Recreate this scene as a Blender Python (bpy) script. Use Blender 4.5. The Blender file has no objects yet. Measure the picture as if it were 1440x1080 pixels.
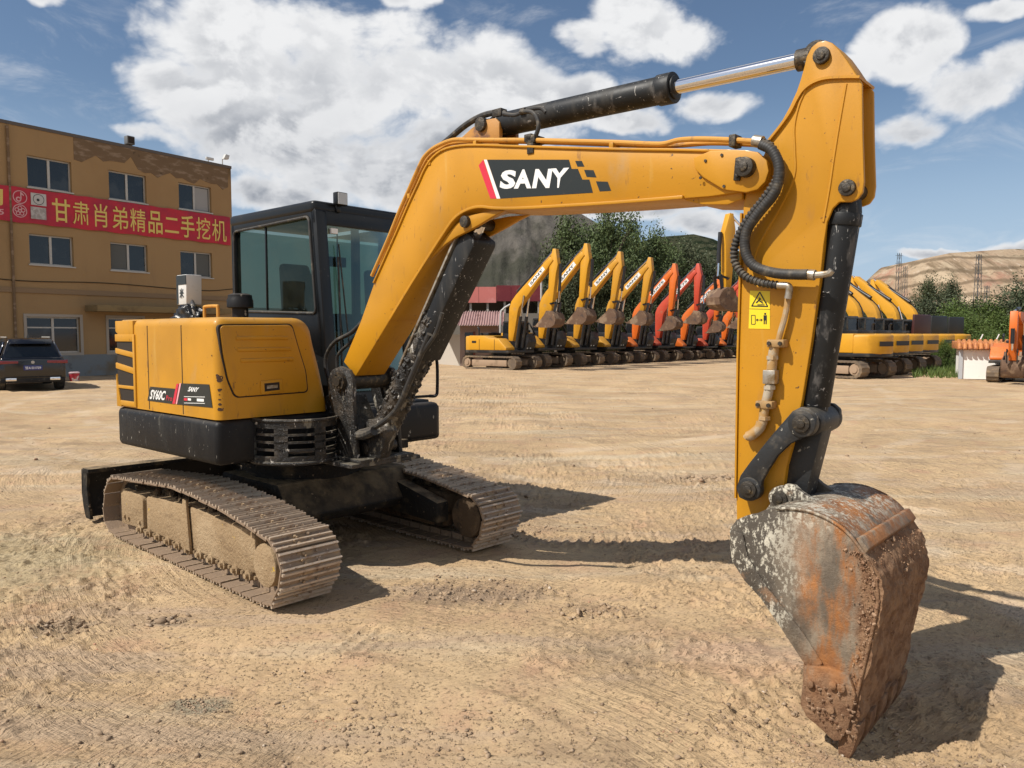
import bpy, bmesh, math, random
import numpy as np
from mathutils import Vector, Matrix, noise as mnoise
R = math.radians
random.seed(7); rng = np.random.default_rng(7)
sc = bpy.context.scene
col = sc.collection

# ------------------------------------------------------------------ survey of the site
# The photograph was taken from eye height with a 27 mm lens; these helpers turn sight lines
# into metric coordinates on a chosen vertical plane of a machine or building.
FP = 1081.0; EYE = 1.6; PITCH = math.atan(70 / FP)
def ray(px, py):
    x = (px - 720) / FP; y = -(py - 540) / FP
    c, s = math.cos(PITCH), math.sin(PITCH)
    return Vector((x, c + s * y, -s + c * y))
def axes(a):
    a = R(a); return Vector((math.cos(a), math.sin(a))), Vector((-math.sin(a), math.cos(a)))
def on_side(px, py, yl, O, a):
    h, l = axes(a); r = ray(px, py)
    t = (yl + O[0] * l.x + O[1] * l.y) / (r.x * l.x + r.y * l.y)
    p = Vector((r.x * t, r.y * t))
    return ((p.x - O[0]) * h.x + (p.y - O[1]) * h.y, EYE + r.z * t)
def on_front(px, py, xl, O, a):
    h, l = axes(a); r = ray(px, py)
    t = (xl + O[0] * h.x + O[1] * h.y) / (r.x * h.x + r.y * h.y)
    p = Vector((r.x * t, r.y * t))
    return ((p.x - O[0]) * l.x + (p.y - O[1]) * l.y, EYE + r.z * t)
def at(px, d, z=0.0):
    return Vector(((px - 720) / FP * d, d, z))

# ------------------------------------------------------------------ materials
class NT:
    def __init__(s, nt): s.nt = nt; s.N = nt.nodes; s.L = nt.links
    def set(s, sock, v):
        if v is None: return
        if isinstance(v, bpy.types.NodeSocket): s.L.new(v, sock)
        else:
            if isinstance(v, (tuple, list)) and len(v) == 3 and sock.type == 'RGBA': v = (*v, 1)
            sock.default_value = v
    def math(s, op, a, b=None, c=None, clamp=False):
        n = s.N.new('ShaderNodeMath'); n.operation = op; n.use_clamp = clamp
        s.set(n.inputs[0], a); s.set(n.inputs[1], b); s.set(n.inputs[2], c); return n.outputs[0]
    def noise(s, vec, scale, detail=4, rough=.55, dist=0, dim='3D'):
        n = s.N.new('ShaderNodeTexNoise'); n.noise_dimensions = dim
        s.set(n.inputs['Vector'], vec); s.set(n.inputs['Scale'], scale); s.set(n.inputs['Detail'], detail)
        s.set(n.inputs['Roughness'], rough); s.set(n.inputs['Distortion'], dist); return n.outputs[0]
    def voro(s, vec, scale, feature='F1'):
        n = s.N.new('ShaderNodeTexVoronoi'); n.feature = feature
        s.set(n.inputs['Vector'], vec); s.set(n.inputs['Scale'], scale); return n.outputs[0]
    def ramp(s, v, lo, hi, a=0.0, b=1.0, smooth=True):
        n = s.N.new('ShaderNodeMapRange'); n.interpolation_type = 'SMOOTHSTEP' if smooth else 'LINEAR'; n.clamp = True
        s.set(n.inputs[0], v); s.set(n.inputs[1], lo); s.set(n.inputs[2], hi); s.set(n.inputs[3], a); s.set(n.inputs[4], b); return n.outputs[0]
    def mix(s, f, a, b):
        n = s.N.new('ShaderNodeMix'); n.data_type = 'RGBA'
        s.set(n.inputs[0], f); s.set(n.inputs[6], a); s.set(n.inputs[7], b); return n.outputs[2]
    def map(s, vec, scale=(1, 1, 1), loc=(0, 0, 0), rot=(0, 0, 0)):
        n = s.N.new('ShaderNodeMapping'); s.set(n.inputs[0], vec)
        n.inputs[1].default_value = loc; n.inputs[2].default_value = rot; n.inputs[3].default_value = scale; return n.outputs[0]
    def coord(s, which='Object'):
        return s.N.new('ShaderNodeTexCoord').outputs[which]
    def sep(s, v):
        n = s.N.new('ShaderNodeSeparateXYZ'); s.set(n.inputs[0], v); return n.outputs
    def bump(s, h, strength=.3, dist=.01, normal=None):
        n = s.N.new('ShaderNodeBump'); s.set(n.inputs['Strength'], strength); s.set(n.inputs['Distance'], dist)
        s.set(n.inputs['Height'], h)
        if normal is not None: s.set(n.inputs['Normal'], normal)
        return n.outputs[0]
def new_mat(name):
    m = bpy.data.materials.new(name); m.use_nodes = True
    t = NT(m.node_tree); b = t.N['Principled BSDF']; return m, t, b

def mat(name, base, rough=.5, metal=0.0, layers=(), bump=None, coat=0.0, spec=.5, coord='Object', updust=None):
    """layers: (colour, scale, lo, hi, detail, stretch, rough) mixed over the base where noise > lo..hi"""
    m, t, b = new_mat(name); P = t.coord(coord)
    c = base; r = rough
    for i, ly in enumerate(layers):
        colr, scale, lo, hi = ly[:4]; det = ly[4] if len(ly) > 4 else 5
        st = ly[5] if len(ly) > 5 else (1, 1, 1); lr = ly[6] if len(ly) > 6 else None
        v = t.map(P, st, (i * 7.3, i * 3.1, i * 5.7))
        f = t.ramp(t.noise(v, scale, det, .62), lo, hi)
        c = t.mix(f, c, colr)
        if lr is not None:
            mm = t.N.new('ShaderNodeMix'); t.set(mm.inputs[0], f); t.set(mm.inputs[2], r); t.set(mm.inputs[3], lr); r = mm.outputs[0]
    if updust:
        g = t.N.new('ShaderNodeNewGeometry'); z = t.sep(g.outputs['Normal'])[2]
        f = t.math('MULTIPLY', t.ramp(z, .3, .95), t.ramp(t.noise(P, 9, 5), .3, .65, .25, 1.0)); f = t.math('MULTIPLY', f, updust[1])
        c = t.mix(f, c, updust[0])
        mm = t.N.new('ShaderNodeMix'); t.set(mm.inputs[0], f); t.set(mm.inputs[2], r); t.set(mm.inputs[3], .9); r = mm.outputs[0]
    t.set(b.inputs['Base Color'], c); t.set(b.inputs['Roughness'], r); t.set(b.inputs['Metallic'], metal)
    b.inputs['Specular IOR Level'].default_value = spec
    b.inputs['Coat Weight'].default_value = coat; b.inputs['Coat Roughness'].default_value = .15
    if bump:
        t.set(b.inputs['Normal'], t.bump(t.noise(P, bump[0], 6, .65), bump[1], bump[2]))
    return m

YEL = (.53, .248, .009); DUST = (.36, .26, .15)
def yellow(name, base, dust=.35, wear=True, coat=.2):
    dark = tuple(x * .80 for x in base)
    L = [(dark, 1.3, .42, .75, 3), ((.36, .17, .03), 7, .58, .80, 8, (1, 1, .3), .7), (DUST, 3.1, .58, .92, 8, (1, 1, .5), .8), ((.24, .11, .025), 16, .63, .73, 9, (1.3, 1, .35), .7), ((.56, .36, .10), 3.2, .62, .80, 9, (2.2, 1, .25), .75), ((.10, .06, .03), 11, .70, .76, 10, (2.5, 1, .3), .7)]
    if wear:
        L.append(((.07, .035, .02), 34, .69, .72, 4)); L.append(((.30, .12, .02), 70, .70, .73, 3))
    return mat(name, base, .5, 0, L, (45, .12, .004), coat * .5, .4, updust=((.40, .29, .16), dust))
M = {}
M['yellow'] = yellow('yellow_paint', YEL)
M['yellow_arm'] = yellow('yellow_arm_paint', (.51, .235, .008), .3)
M['pipe'] = mat('yellow_pipe', (.55, .27, .04), .45, 0, [((.25, .13, .05), 14, .55, .75)], (60, .1, .003))
M['black'] = mat('black_paint', (.006, .006, .007), .5, 0, [((.026, .024, .021), 3, .45, .75, 7, (1, 1, .6), .7), ((.07, .065, .055), 8, .58, .72, 9, (2.5, 1, .5), .9), ((.30, .28, .24), 22, .655, .68, 9, (2.2, 1, .8), .9)], (50, .2, .004), .0, .28, updust=((.12, .10, .08), .4))
M['black_cab'] = mat('black_cab_paint', (.005, .006, .007), .32, 0, [((.016, .017, .016), 2.4, .5, .8, 7, (1, 1, .6), .5), ((.10, .09, .075), 26, .67, .70, 8)], (50, .05, .003), .0, .35, updust=((.08, .08, .075), .35))
M['greased'] = mat('scuffed_black_steel', (.014, .013, .012), .42, .1, [((.07, .055, .04), 5, .48, .7, 7), ((.20, .18, .14), 12, .58, .64, 9, (1, 1, .5), .85), ((.50, .47, .42), 26, .62, .66, 7, (1, 1, .5), .9)], (32, .9, .016), updust=((.2, .17, .12), .6))
M['cyl'] = mat('worn_black_cylinder', (.010, .011, .012), .5, 0, [((.05, .046, .04), 5, .5, .75, 8, (1, 1, .25), .7), ((.09, .085, .08), 12, .58, .68, 9, (1, 1, .4), .7), ((.34, .33, .31), 30, .645, .665, 9, (2.2, 2.2, .30), .6), ((.30, .29, .28), 26, .655, .67, 9, (.5, 2, 1.8), .6)], (40, .2, .004), .0, .35)
M['link'] = mat('link_steel', (.018, .019, .020), .5, .1, [((.11, .09, .065), 8, .5, .7, 8), ((.34, .32, .27), 28, .63, .67, 8)], (40, .35, .006), updust=((.2, .17, .12), .4))
M['pin'] = mat('greasy_pin', (.045, .038, .03), .5, .5, [((.16, .12, .07), 30, .5, .7)], (60, .5, .008))
M['chrome'] = mat('chrome_rod', (.78, .78, .80), .12, 1.0)
M['rubber'] = mat('hose_rubber', (.022, .021, .02), .6, 0, [((.13, .11, .08), 16, .5, .75, 6)], None, updust=((.2, .16, .11), .5))
M['fitting'] = mat('steel_fitting', (.42, .38, .32), .42, .7, [((.25, .18, .1), 25, .45, .7)], (50, .3, .004))
M['shoe_worn'] = mat('worn_cleat_steel', (.46, .37, .28), .45, .25, [((.30, .20, .13), 16, .48, .66, 6, (1, 1, 1), .8), ((.12, .08, .05), 26, .64, .72, 6)], (50, .5, .006))
M['shoe'] = mat('track_shoe_steel', (.26, .185, .125), .62, .15, [((.38, .27, .16), 9, .45, .65, 7, (1, 1, 1), .95), ((.10, .065, .04), 16, .58, .74, 7), ((.52, .43, .35), 40, .64, .70, 4, (1, 1, 1), .45)], (38, .6, .008))
M['mudshade'] = mat('shaded_mud_frame', (.09, .062, .038), .95, 0, [((.16, .11, .065), 5, .45, .7, 7), ((.03, .026, .022), 9, .5, .66, 8), ((.24, .18, .11), 20, .64, .72, 7)], (45, .9, .014), spec=.2)  # darker copy of mudframe: the far track's shade is painted into the mud colour
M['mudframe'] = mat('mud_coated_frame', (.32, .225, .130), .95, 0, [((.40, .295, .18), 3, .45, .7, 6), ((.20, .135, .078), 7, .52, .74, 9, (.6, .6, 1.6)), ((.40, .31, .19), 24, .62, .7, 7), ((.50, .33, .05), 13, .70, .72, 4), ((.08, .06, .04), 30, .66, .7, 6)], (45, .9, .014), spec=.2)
M['darkmud'] = mat('dark_earth', (.10, .07, .045), .95, 0, [((.2, .145, .09), 12, .45, .65)], (40, 1, .03), spec=.1)
M['under'] = mat('undercarriage_black', (.014, .013, .012), .7, .0, [((.09, .07, .045), 7, .50, .72, 8, (1, 1, 1), .95), ((.2, .15, .1), 20, .64, .7, 7)], (34, .9, .014), spec=.2, updust=((.3, .22, .13), .9))
M['white'] = mat('white_vinyl', (.78, .78, .76), .45, 0, [((.5, .45, .36), 22, .63, .8)])
M['red'] = mat('red_vinyl', (.60, .022, .05), .45, 0, [((.4, .1, .06), 22, .63, .8)])
M['blackvinyl'] = mat('black_vinyl', (.013, .017, .016), .4, 0, [((.06, .05, .035), 12, .6, .8)])
M['gap'] = mat('panel_gap', (.02, .012, .006), .8)
M['stickyellow'] = mat('yellow_sticker', (.80, .60, .02), .4)
M['rag'] = mat('black_plastic_sheet', (.012, .012, .013), .28, 0, (), (22, .6, .01))
M['fabric'] = mat('seat_fabric', (.018, .019, .018), .9)
M['lens'] = mat('lamp_lens', (.5, .52, .52), .15, 0, (), (90, .4, .003))

def glass_mat(name, tint, refl=.12):
    m, t, b = new_mat(name); t.N.remove(b)
    tr = t.N.new('ShaderNodeBsdfTransparent'); tr.inputs[0].default_value = (*tint, 1)
    gl = t.N.new('ShaderNodeBsdfGlossy'); gl.inputs['Roughness'].default_value = .04; gl.inputs[0].default_value = (.70, .85, .75, 1)
    df = t.N.new('ShaderNodeBsdfDiffuse'); df.inputs[0].default_value = (.10, .115, .09, 1)
    fr = t.N.new('ShaderNodeFresnel'); fr.inputs[0].default_value = 1.5
    f = t.math('ADD', fr.outputs[0], refl - .04, clamp=True)
    mx = t.N.new('ShaderNodeMixShader'); t.L.new(f, mx.inputs[0]); t.L.new(tr.outputs[0], mx.inputs[1]); t.L.new(gl.outputs[0], mx.inputs[2])
    d = t.ramp(t.noise(t.coord(), 5, 6, .6), .35, .8, .02, .12)
    m2 = t.N.new('ShaderNodeMixShader'); t.L.new(d, m2.inputs[0]); t.L.new(mx.outputs[0], m2.inputs[1]); t.L.new(df.outputs[0], m2.inputs[2])
    t.L.new(m2.outputs[0], t.N['Material Output'].inputs[0]); return m
M['cabglass'] = glass_mat('green_cab_glass', (.33, .39, .33), .03)

def bucket_material():
    m, t, b = new_mat('rusty_bucket'); P = t.coord(); x, y, z = t.sep(P)
    base = (.27, .215, .155)
    rust = t.mix(t.ramp(t.noise(P, 9, 6), .3, .7), (.19, .080, .032), (.40, .165, .050))
    c = t.mix(t.ramp(t.noise(t.map(P, (1, 1, .5)), 6, 8, .65), .42, .62), base, (.12, .095, .07))
    # greyish, lime-streaked zone on the leading half of the side plate and on the top
    n1 = t.math('ADD', t.math('MULTIPLY', t.noise(t.map(P, (1, 1, .6), (3, 1, 2)), 52, 9, .75), .72), t.math('MULTIPLY', t.noise(P, 6, 4), .28))
    lead = t.ramp(t.math('ADD', x, t.math('MULTIPLY', t.noise(P, 4, 4), .25)), 3.93, 4.12, 1, 0)
    top = t.ramp(z, .80, .90)
    lime = t.math('MULTIPLY', t.ramp(n1, .50, .55), t.math('MAXIMUM', lead, t.math('MULTIPLY', top, .8)))
    c = t.mix(t.math('MULTIPLY', lead, .85), c, (.07, .06, .048))
    rz = t.math('MULTIPLY', t.ramp(t.math('ADD', x, t.math('MULTIPLY', t.noise(P, 6, 5), .2)), 4.02, 4.13), t.ramp(t.noise(t.map(P, (1.4, 1, .45), (1, 0, 4)), 6.5, 9, .7), .40, .56))
    c = t.mix(rz, c, rust)
    c = t.mix(lime, c, (.56, .52, .42))
    # dried earth: on the back, low down and in patches
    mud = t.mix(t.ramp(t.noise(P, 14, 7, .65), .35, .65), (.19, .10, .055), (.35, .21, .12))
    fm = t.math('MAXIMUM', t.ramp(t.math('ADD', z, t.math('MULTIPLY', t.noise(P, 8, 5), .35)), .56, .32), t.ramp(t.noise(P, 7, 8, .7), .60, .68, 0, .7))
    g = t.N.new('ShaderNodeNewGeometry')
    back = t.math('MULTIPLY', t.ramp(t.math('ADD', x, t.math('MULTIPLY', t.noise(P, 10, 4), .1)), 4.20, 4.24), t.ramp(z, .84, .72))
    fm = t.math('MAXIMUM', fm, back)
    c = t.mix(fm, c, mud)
    t.set(b.inputs['Base Color'], c); t.set(b.inputs['Roughness'], t.ramp(fm, 0, 1, .62, .97)); b.inputs['Metallic'].default_value = .05
    b.inputs['Specular IOR Level'].default_value = .3
    nb = t.bump(t.noise(P, 38, 8, .7), t.ramp(fm, 0, 1, .35, 1.0), .02); nb = t.bump(t.noise(P, 110, 5, .7), .5, .006, nb)
    t.set(b.inputs['Normal'], nb); return m
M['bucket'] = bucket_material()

# ------------------------------------------------------------------ geometry helpers
class G:
    def __init__(s): s.v = []; s.f = []; s.m = []; s.c = []
    def cut(s):
        s.c.append((len(s.v), len(s.f))); return s
    def add(s, v, f, mi=0):
        o = len(s.v); s.v += [tuple(p) for p in v]; s.f += [tuple(i + o for i in q) for q in f]; s.m += [mi] * len(f); return s
    def box(s, x0, x1, y0, y1, z0, z1, mi=0, M4=None):
        v = [Vector((x, y, z)) for x in (x0, x1) for y in (y0, y1) for z in (z0, z1)]
        if M4: v = [M4 @ p for p in v]
        return s.add(v, [(0, 1, 3, 2), (4, 6, 7, 5), (0, 4, 5, 1), (2, 3, 7, 6), (0, 2, 6, 4), (1, 5, 7, 3)], mi)
    def prism(s, pts, a, b, axis='y', mi=0):
        n = len(pts)
        def P(p, t): return (p[0], t, p[1]) if axis == 'y' else ((t, p[0], p[1]) if axis == 'x' else (p[0], p[1], t))
        v = [P(p, a) for p in pts] + [P(p, b) for p in pts]
        f = [tuple(range(n)), tuple(range(2 * n - 1, n - 1, -1))] + [(i, i + n, (i + 1) % n + n, (i + 1) % n) for i in range(n)]
        return s.add(v, f, mi)
    def strip(s, pts, t, a, b, mi=0):
        """flat bar of thickness t following an x-z polyline, spanning y a..b"""
        out, inn = [], []
        for i, p in enumerate(pts):
            q0 = Vector(pts[max(i - 1, 0)]); q1 = Vector(pts[min(i + 1, len(pts) - 1)]); d = (q1 - q0).normalized(); n = Vector((-d.y, d.x)) * t / 2
            out.append((p[0] + n.x, p[1] + n.y)); inn.append((p[0] - n.x, p[1] - n.y))
        k = len(pts); v = []
        for o, i in zip(out, inn): v += [(o[0], a, o[1]), (o[0], b, o[1]), (i[0], b, i[1]), (i[0], a, i[1])]
        f = []
        for j in range(k - 1):
            for e in range(4): f.append((4 * j + e, 4 * j + (e + 1) % 4, 4 * j + 4 + (e + 1) % 4, 4 * j + 4 + e))
        f += [(3, 2, 1, 0), (4 * k - 4, 4 * k - 3, 4 * k - 2, 4 * k - 1)]
        return s.add(v, f, mi)
    def tube(s, path, r, seg=12, mi=0, cap=True):
        path = [Vector(p) for p in path]; n = len(path); rs = r if isinstance(r, (list, tuple)) else [r] * n
        v = []; up = None
        for i, p in enumerate(path):
            d = (path[min(i + 1, n - 1)] - path[max(i - 1, 0)]).normalized()
            if up is None:
                up = Vector((0, 0, 1)) if abs(d.z) < .9 else Vector((1, 0, 0))
            a = (up - d * up.dot(d)).normalized(); up = a; b = d.cross(a)
            v += [p + (a * math.cos(2 * math.pi * k / seg) + b * math.sin(2 * math.pi * k / seg)) * rs[i] for k in range(seg)]
        f = [(i * seg + k, i * seg + (k + 1) % seg, (i + 1) * seg + (k + 1) % seg, (i + 1) * seg + k) for i in range(n - 1) for k in range(seg)]
        if cap: f += [tuple(range(seg - 1, -1, -1)), tuple((n - 1) * seg + k for k in range(seg))]
        return s.add(v, f, mi)
    def cyl(s, p0, p1, r, seg=24, mi=0): return s.tube([p0, p1], r, seg, mi)
    def ycyl(s, x, z, a, b, r, seg=28, mi=0): return s.cyl((x, a, z), (x, b, z), r, seg, mi)
    def build(s, name, mats, parent=None, bev=0.0, ang=35, seg=2):
        cuts = [c for c in s.c if c[1] < len(s.f) and c[0] > 0]
        if cuts:
            b = [(0, 0)] + cuts + [(len(s.v), len(s.f))]; o = None; made = []
            for (v0, f0), (v1, f1) in zip(b, b[1:]):
                q = G(); q.v = s.v[v0:v1]; q.f = [tuple(i - v0 for i in f) for f in s.f[f0:f1]]; q.m = s.m[f0:f1]; o = q.build(name, mats, parent, bev, ang, seg); made.append(o)
            G.last = made; return o
        me = bpy.data.meshes.new(name); me.from_pydata(s.v, [], s.f)
        if not isinstance(mats, (list, tuple)): mats = [mats]
        for m in mats: me.materials.append(m if not isinstance(m, str) else M[m])
        me.polygons.foreach_set('material_index', s.m); 
        bm = bmesh.new(); bm.from_mesh(me)
        bmesh.ops.remove_doubles(bm, verts=bm.verts, dist=1e-5)
        bmesh.ops.recalc_face_normals(bm, faces=bm.faces)
        if bev > 0:
            ed = [e for e in bm.edges if len(e.link_faces) == 2 and e.calc_face_angle(0) > R(28)]
            try: bmesh.ops.bevel(bm, geom=ed, offset=bev, segments=seg, profile=.5, affect='EDGES', clamp_overlap=True)
            except Exception: pass
        for f in bm.faces: f.smooth = True
        bm.to_mesh(me); bm.free(); me.set_sharp_from_angle(angle=R(ang))
        o = bpy.data.objects.new(name, me); col.objects.link(o)
        if parent: o.parent = parent
        G.last = [o]; return o
def smooth_path(pts, k=8, closed=False):
    P = [Vector(p) for p in pts]; n = len(P); out = []
    rngi = range(n if closed else n - 1)
    for i in rngi:
        p0 = P[(i - 1) % n] if closed or i > 0 else P[i] * 2 - P[i + 1]; p1 = P[i]; p2 = P[(i + 1) % n]
        p3 = P[(i + 2) % n] if closed or i + 2 < n else p2 * 2 - p1
        for j in range(k):
            t = j / k; out.append(.5 * ((2 * p1) + (p2 - p0) * t + (2 * p0 - 5 * p1 + 4 * p2 - p3) * t * t + (3 * p1 - p0 - 3 * p2 + p3) * t ** 3))
    if not closed: out.append(P[-1])
    return out
def tag(o, label, cat, group=None, kind=None):
    if label: o['label'] = label
    if cat: o['category'] = cat
    if group: o['group'] = group
    if kind: o['kind'] = kind
    return o
def thing(name, label, cat, loc=(0, 0, 0), rotz=0.0, group=None, scale=1.0):
    o = bpy.data.objects.new(name, None); col.objects.link(o); o.empty_display_size = .3
    o.location = loc; o.rotation_euler = (0, 0, rotz); o.scale = (scale,) * 3
    return tag(o, label, cat, group)
def kids(o): return [c for c in bpy.data.objects if c.parent == o]
def copy_tree(o, parent=None):
    c = o.copy(); col.objects.link(c)
    if parent: c.parent = parent
    for ch in kids(o): copy_tree(ch, c)
    return c
_txt = {}
def text_geo(s, offset=0.0, res=3):
    if (s, offset) in _txt: return _txt[(s, offset)]
    cu = bpy.data.curves.new('lettering', 'FONT'); cu.body = s; cu.offset = offset; cu.resolution_u = res; cu.fill_mode = 'FRONT'
    ob = bpy.data.objects.new('lettering', cu); col.objects.link(ob)
    dg = bpy.context.evaluated_depsgraph_get(); me = bpy.data.meshes.new_from_object(ob.evaluated_get(dg))
    v = np.array([p.co[:2] for p in me.vertices]); f = [tuple(p.vertices) for p in me.polygons]
    bpy.data.objects.remove(ob); bpy.data.curves.remove(cu); bpy.data.meshes.remove(me)
    v = (v - v.min(0)) / (v.max(0) - v.min(0)); _txt[(s, offset)] = (v, f); return v, f
def text_on(g, s, quad, off=0.0, shear=0.0, mi=0):
    """quad = 3-D corners BL, BR, TR, TL"""
    v, f = text_geo(s, off); q = [Vector(p) for p in quad]; out = []
    for u, w in v:
        u = u * (1 - abs(shear)) + shear * w if shear else u
        out.append(q[0].lerp(q[1], u).lerp(q[3].lerp(q[2], u), w))
    g.add(out, f, mi)

# ------------------------------------------------------------------ camera, sun, sky
cam = bpy.data.cameras.new('camera'); co = bpy.data.objects.new('camera', cam); col.objects.link(co)
co.location = (0, 0, EYE); co.rotation_euler = (math.pi / 2 - PITCH, 0, 0)
cam.sensor_width = 36; cam.lens = FP / 1440 * 36; cam.clip_start = .05; cam.clip_end = 6000
sc.cycles.max_bounces = 6; sc.cycles.diffuse_bounces = 3; sc.cycles.glossy_bounces = 3; sc.cycles.transparent_max_bounces = 8; sc.cycles.caustics_reflective = False; sc.cycles.caustics_refractive = False
sc.camera = co
SUN_TO = Vector((-.900, -.436, math.tan(R(50)))).normalized()
sl = bpy.data.lights.new('sun', 'SUN'); sl.energy = 4.9; sl.angle = R(.53); sl.color = (1, .945, .86)
so = bpy.data.objects.new('sun', sl); col.objects.link(so); so.rotation_euler = SUN_TO.to_track_quat('Z', 'Y').to_euler(); so.location = (-20, -10, 30)
w = bpy.data.worlds.new('World'); sc.world = w; w.use_nodes = True
t = NT(w.node_tree); bg = t.N['Background']
sky = t.N.new('ShaderNodeTexSky'); sky.sky_type = 'NISHITA'; sky.sun_disc = False
sky.sun_elevation = math.asin(SUN_TO.z); sky.sun_rotation = math.atan2(SUN_TO.x, SUN_TO.y); sky.dust_density = .35; sky.ozone_density = 2.4; sky.air_density = 1.0
skc = t.mix(t.ramp(t.math('ARCSINE', t.sep(t.coord('Generated'))[2]), .0, .30, .85, 0.0), sky.outputs[0], (4.8, 6.3, 8.3)); t.L.new(skc, bg.inputs[0]); bg.inputs[1].default_value = .082
D = t.coord('Generated'); dx, dy, dz = t.sep(D)
az = t.math('ARCTAN2', dx, dy); el = t.math('ARCSINE', dz)
warp = t.noise(D, 5, 5, .55); warp2 = t.noise(t.map(D, (1, 1, 1), (4, 2, 7)), 5, 5, .55)
azw = t.math('ADD', az, t.math('MULTIPLY', t.math('SUBTRACT', warp, .5), .10)); elw = t.math('ADD', el, t.math('MULTIPLY', t.math('SUBTRACT', warp2, .5), .07))
CL = [(330, 85, 125, 80), (245, 135, 75, 50), (430, 100, 150, 80), (570, 120, 160, 75), (700, 115, 90, 55), (790, 150, 90, 40), (300, 190, 120, 75), (470, 200, 190, 80), (640, 210, 160, 55), (540, 265, 170, 45),
      (360, 275, 80, 25), (900, 45, 85, 45), (960, 62, 60, 36), (825, 60, 42, 30), (1262, 80, 78, 50), (1345, 145, 100, 42), (1420, 110, 70, 40), (1262, 190, 60, 26), (1180, 110, 40, 25), (570, 0, 55, 26), (66, 2, 40, 18),
      (1000, 318, 80, 26), (900, 300, 90, 22), (1410, 345, 95, 16), (1310, 348, 46, 9), (1100, 235, 60, 20), (560, 255, 150, 50), (420, 285, 60, 22), (880, 175, 70, 25), (990, 150, 70, 26), (210, 205, 55, 18), (1380, 30, 60, 18), (-180, 120, 160, 70), (-400, 220, 200, 60), (1700, 140, 180, 60), (1900, 260, 160, 40)]
dens = None
for (cx, cy, rx, ry) in CL:
    a0 = math.atan((cx - 720) / FP); e0 = math.atan((470 - cy) / FP * math.cos(a0)); ra = .93 * rx / FP * math.cos(a0) ** 2; re = .90 * ry / FP * math.cos(a0)
    u = t.math('MULTIPLY', t.math('SUBTRACT', azw, a0), 1 / ra); v = t.math('MULTIPLY', t.math('SUBTRACT', elw, e0), 1 / re)
    q = t.math('SUBTRACT', 1.0, t.math('ADD', t.math('MULTIPLY', u, u), t.math('MULTIPLY', v, v)))
    dens = q if dens is None else t.math('SMOOTH_MAX', dens, q, .3)
for a0, e0, ra, re in [(2.4, .45, .5, .25), (-2.5, .5, .6, .3), (3.1, .25, .5, .12), (-1.5, .35, .4, .15), (1.6, .5, .4, .2), (.1, 1.05, .5, .2)]:
    u = t.math('MULTIPLY', t.math('SUBTRACT', azw, a0), 1 / ra); v = t.math('MULTIPLY', t.math('SUBTRACT', elw, e0), 1 / re)
    q = t.math('SUBTRACT', 1.0, t.math('ADD', t.math('MULTIPLY', u, u), t.math('MULTIPLY', v, v)))
    dens = t.math('SMOOTH_MAX', dens, q, .3)
dens = t.math('MAXIMUM', dens, -1.2)
def puff(off):
    v = t.map(D, (1, 1, 1.35), off); wv = t.N.new('ShaderNodeTexNoise'); t.set(wv.inputs['Vector'], v); wv.inputs['Scale'].default_value = 22; wv.inputs['Detail'].default_value = 5
    va = t.N.new('ShaderNodeVectorMath'); va.operation = 'MULTIPLY_ADD'; t.L.new(wv.outputs['Color'], va.inputs[0]); va.inputs[1].default_value = (.045, .045, .045); t.L.new(v, va.inputs[2])
    vo = t.N.new('ShaderNodeTexVoronoi'); vo.feature = 'F1'; vo.normalize = True; t.set(vo.inputs['Vector'], va.outputs[0]); vo.inputs['Scale'].default_value = 9; vo.inputs['Detail'].default_value = 4; vo.inputs['Roughness'].default_value = .52; vo.inputs['Lacunarity'].default_value = 2.1
    return t.math('SUBTRACT', 1.0, vo.outputs['Distance'])
n1 = puff((0, 0, 0)); n2 = puff((.010, .004, -.020)); soft = t.noise(t.map(D, (1, 1, 1.6), (3, 1, 2)), 6.5, 6, .58, .3); soft2 = t.noise(t.map(D, (1, 1, 1.6), (3.016, 1.004, 1.97)), 6.5, 6, .58, .3)
full = t.math('ADD', dens, t.math('ADD', t.math('MULTIPLY', t.math('SUBTRACT', n1, .62), 3.6), t.math('MULTIPLY', t.math('SUBTRACT', soft, .5), 3.8)))
alpha = t.ramp(full, -.2, .75)
wisp = t.math('MULTIPLY', t.ramp(t.noise(t.map(D, (1, 1, 3.0), (0, 0, 2)), 6, 6, .66, .6), .50, .80), .42)
alpha = t.math('MAXIMUM', alpha, wisp)
lit = t.ramp(t.math('ADD', t.math('MULTIPLY', t.math('SUBTRACT', n1, n2), .8), t.math('MULTIPLY', t.math('SUBTRACT', soft, soft2), 1.0)), -.10, .09)
thick = t.ramp(full, .1, 1.5); low = t.ramp(t.math('ADD', el, t.math('MULTIPLY', t.math('SUBTRACT', soft, .5), .22)), .15, .36, 1, 0)
shade = t.math('ADD', t.math('MULTIPLY', t.math('SUBTRACT', 1.0, lit), .42), t.math('MULTIPLY', low, t.math('ADD', .42, t.math('MULTIPLY', t.math('SUBTRACT', 1.0, lit), .35))))
shade = t.math('MULTIPLY', shade, thick, clamp=True)
cc = t.mix(shade, (.90, .905, .915), (.30, .33, .385))
bg2 = t.N.new('ShaderNodeBackground'); t.L.new(cc, bg2.inputs[0]); bg2.inputs[1].default_value = .87
mx = t.N.new('ShaderNodeMixShader'); t.L.new(alpha, mx.inputs[0]); t.L.new(bg.outputs[0], mx.inputs[1]); t.L.new(bg2.outputs[0], mx.inputs[2])
t.L.new(mx.outputs[0], t.N['World Output'].inputs[0])
sc.view_settings.view_transform = 'Standard'; sc.view_settings.look = 'None'; sc.view_settings.exposure = .15;
w.cycles.sampling_method = 'MANUAL'; w.cycles.sample_map_resolution = 256
sc.view_settings.exposure = .15; sc.view_settings.gamma = 1

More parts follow.
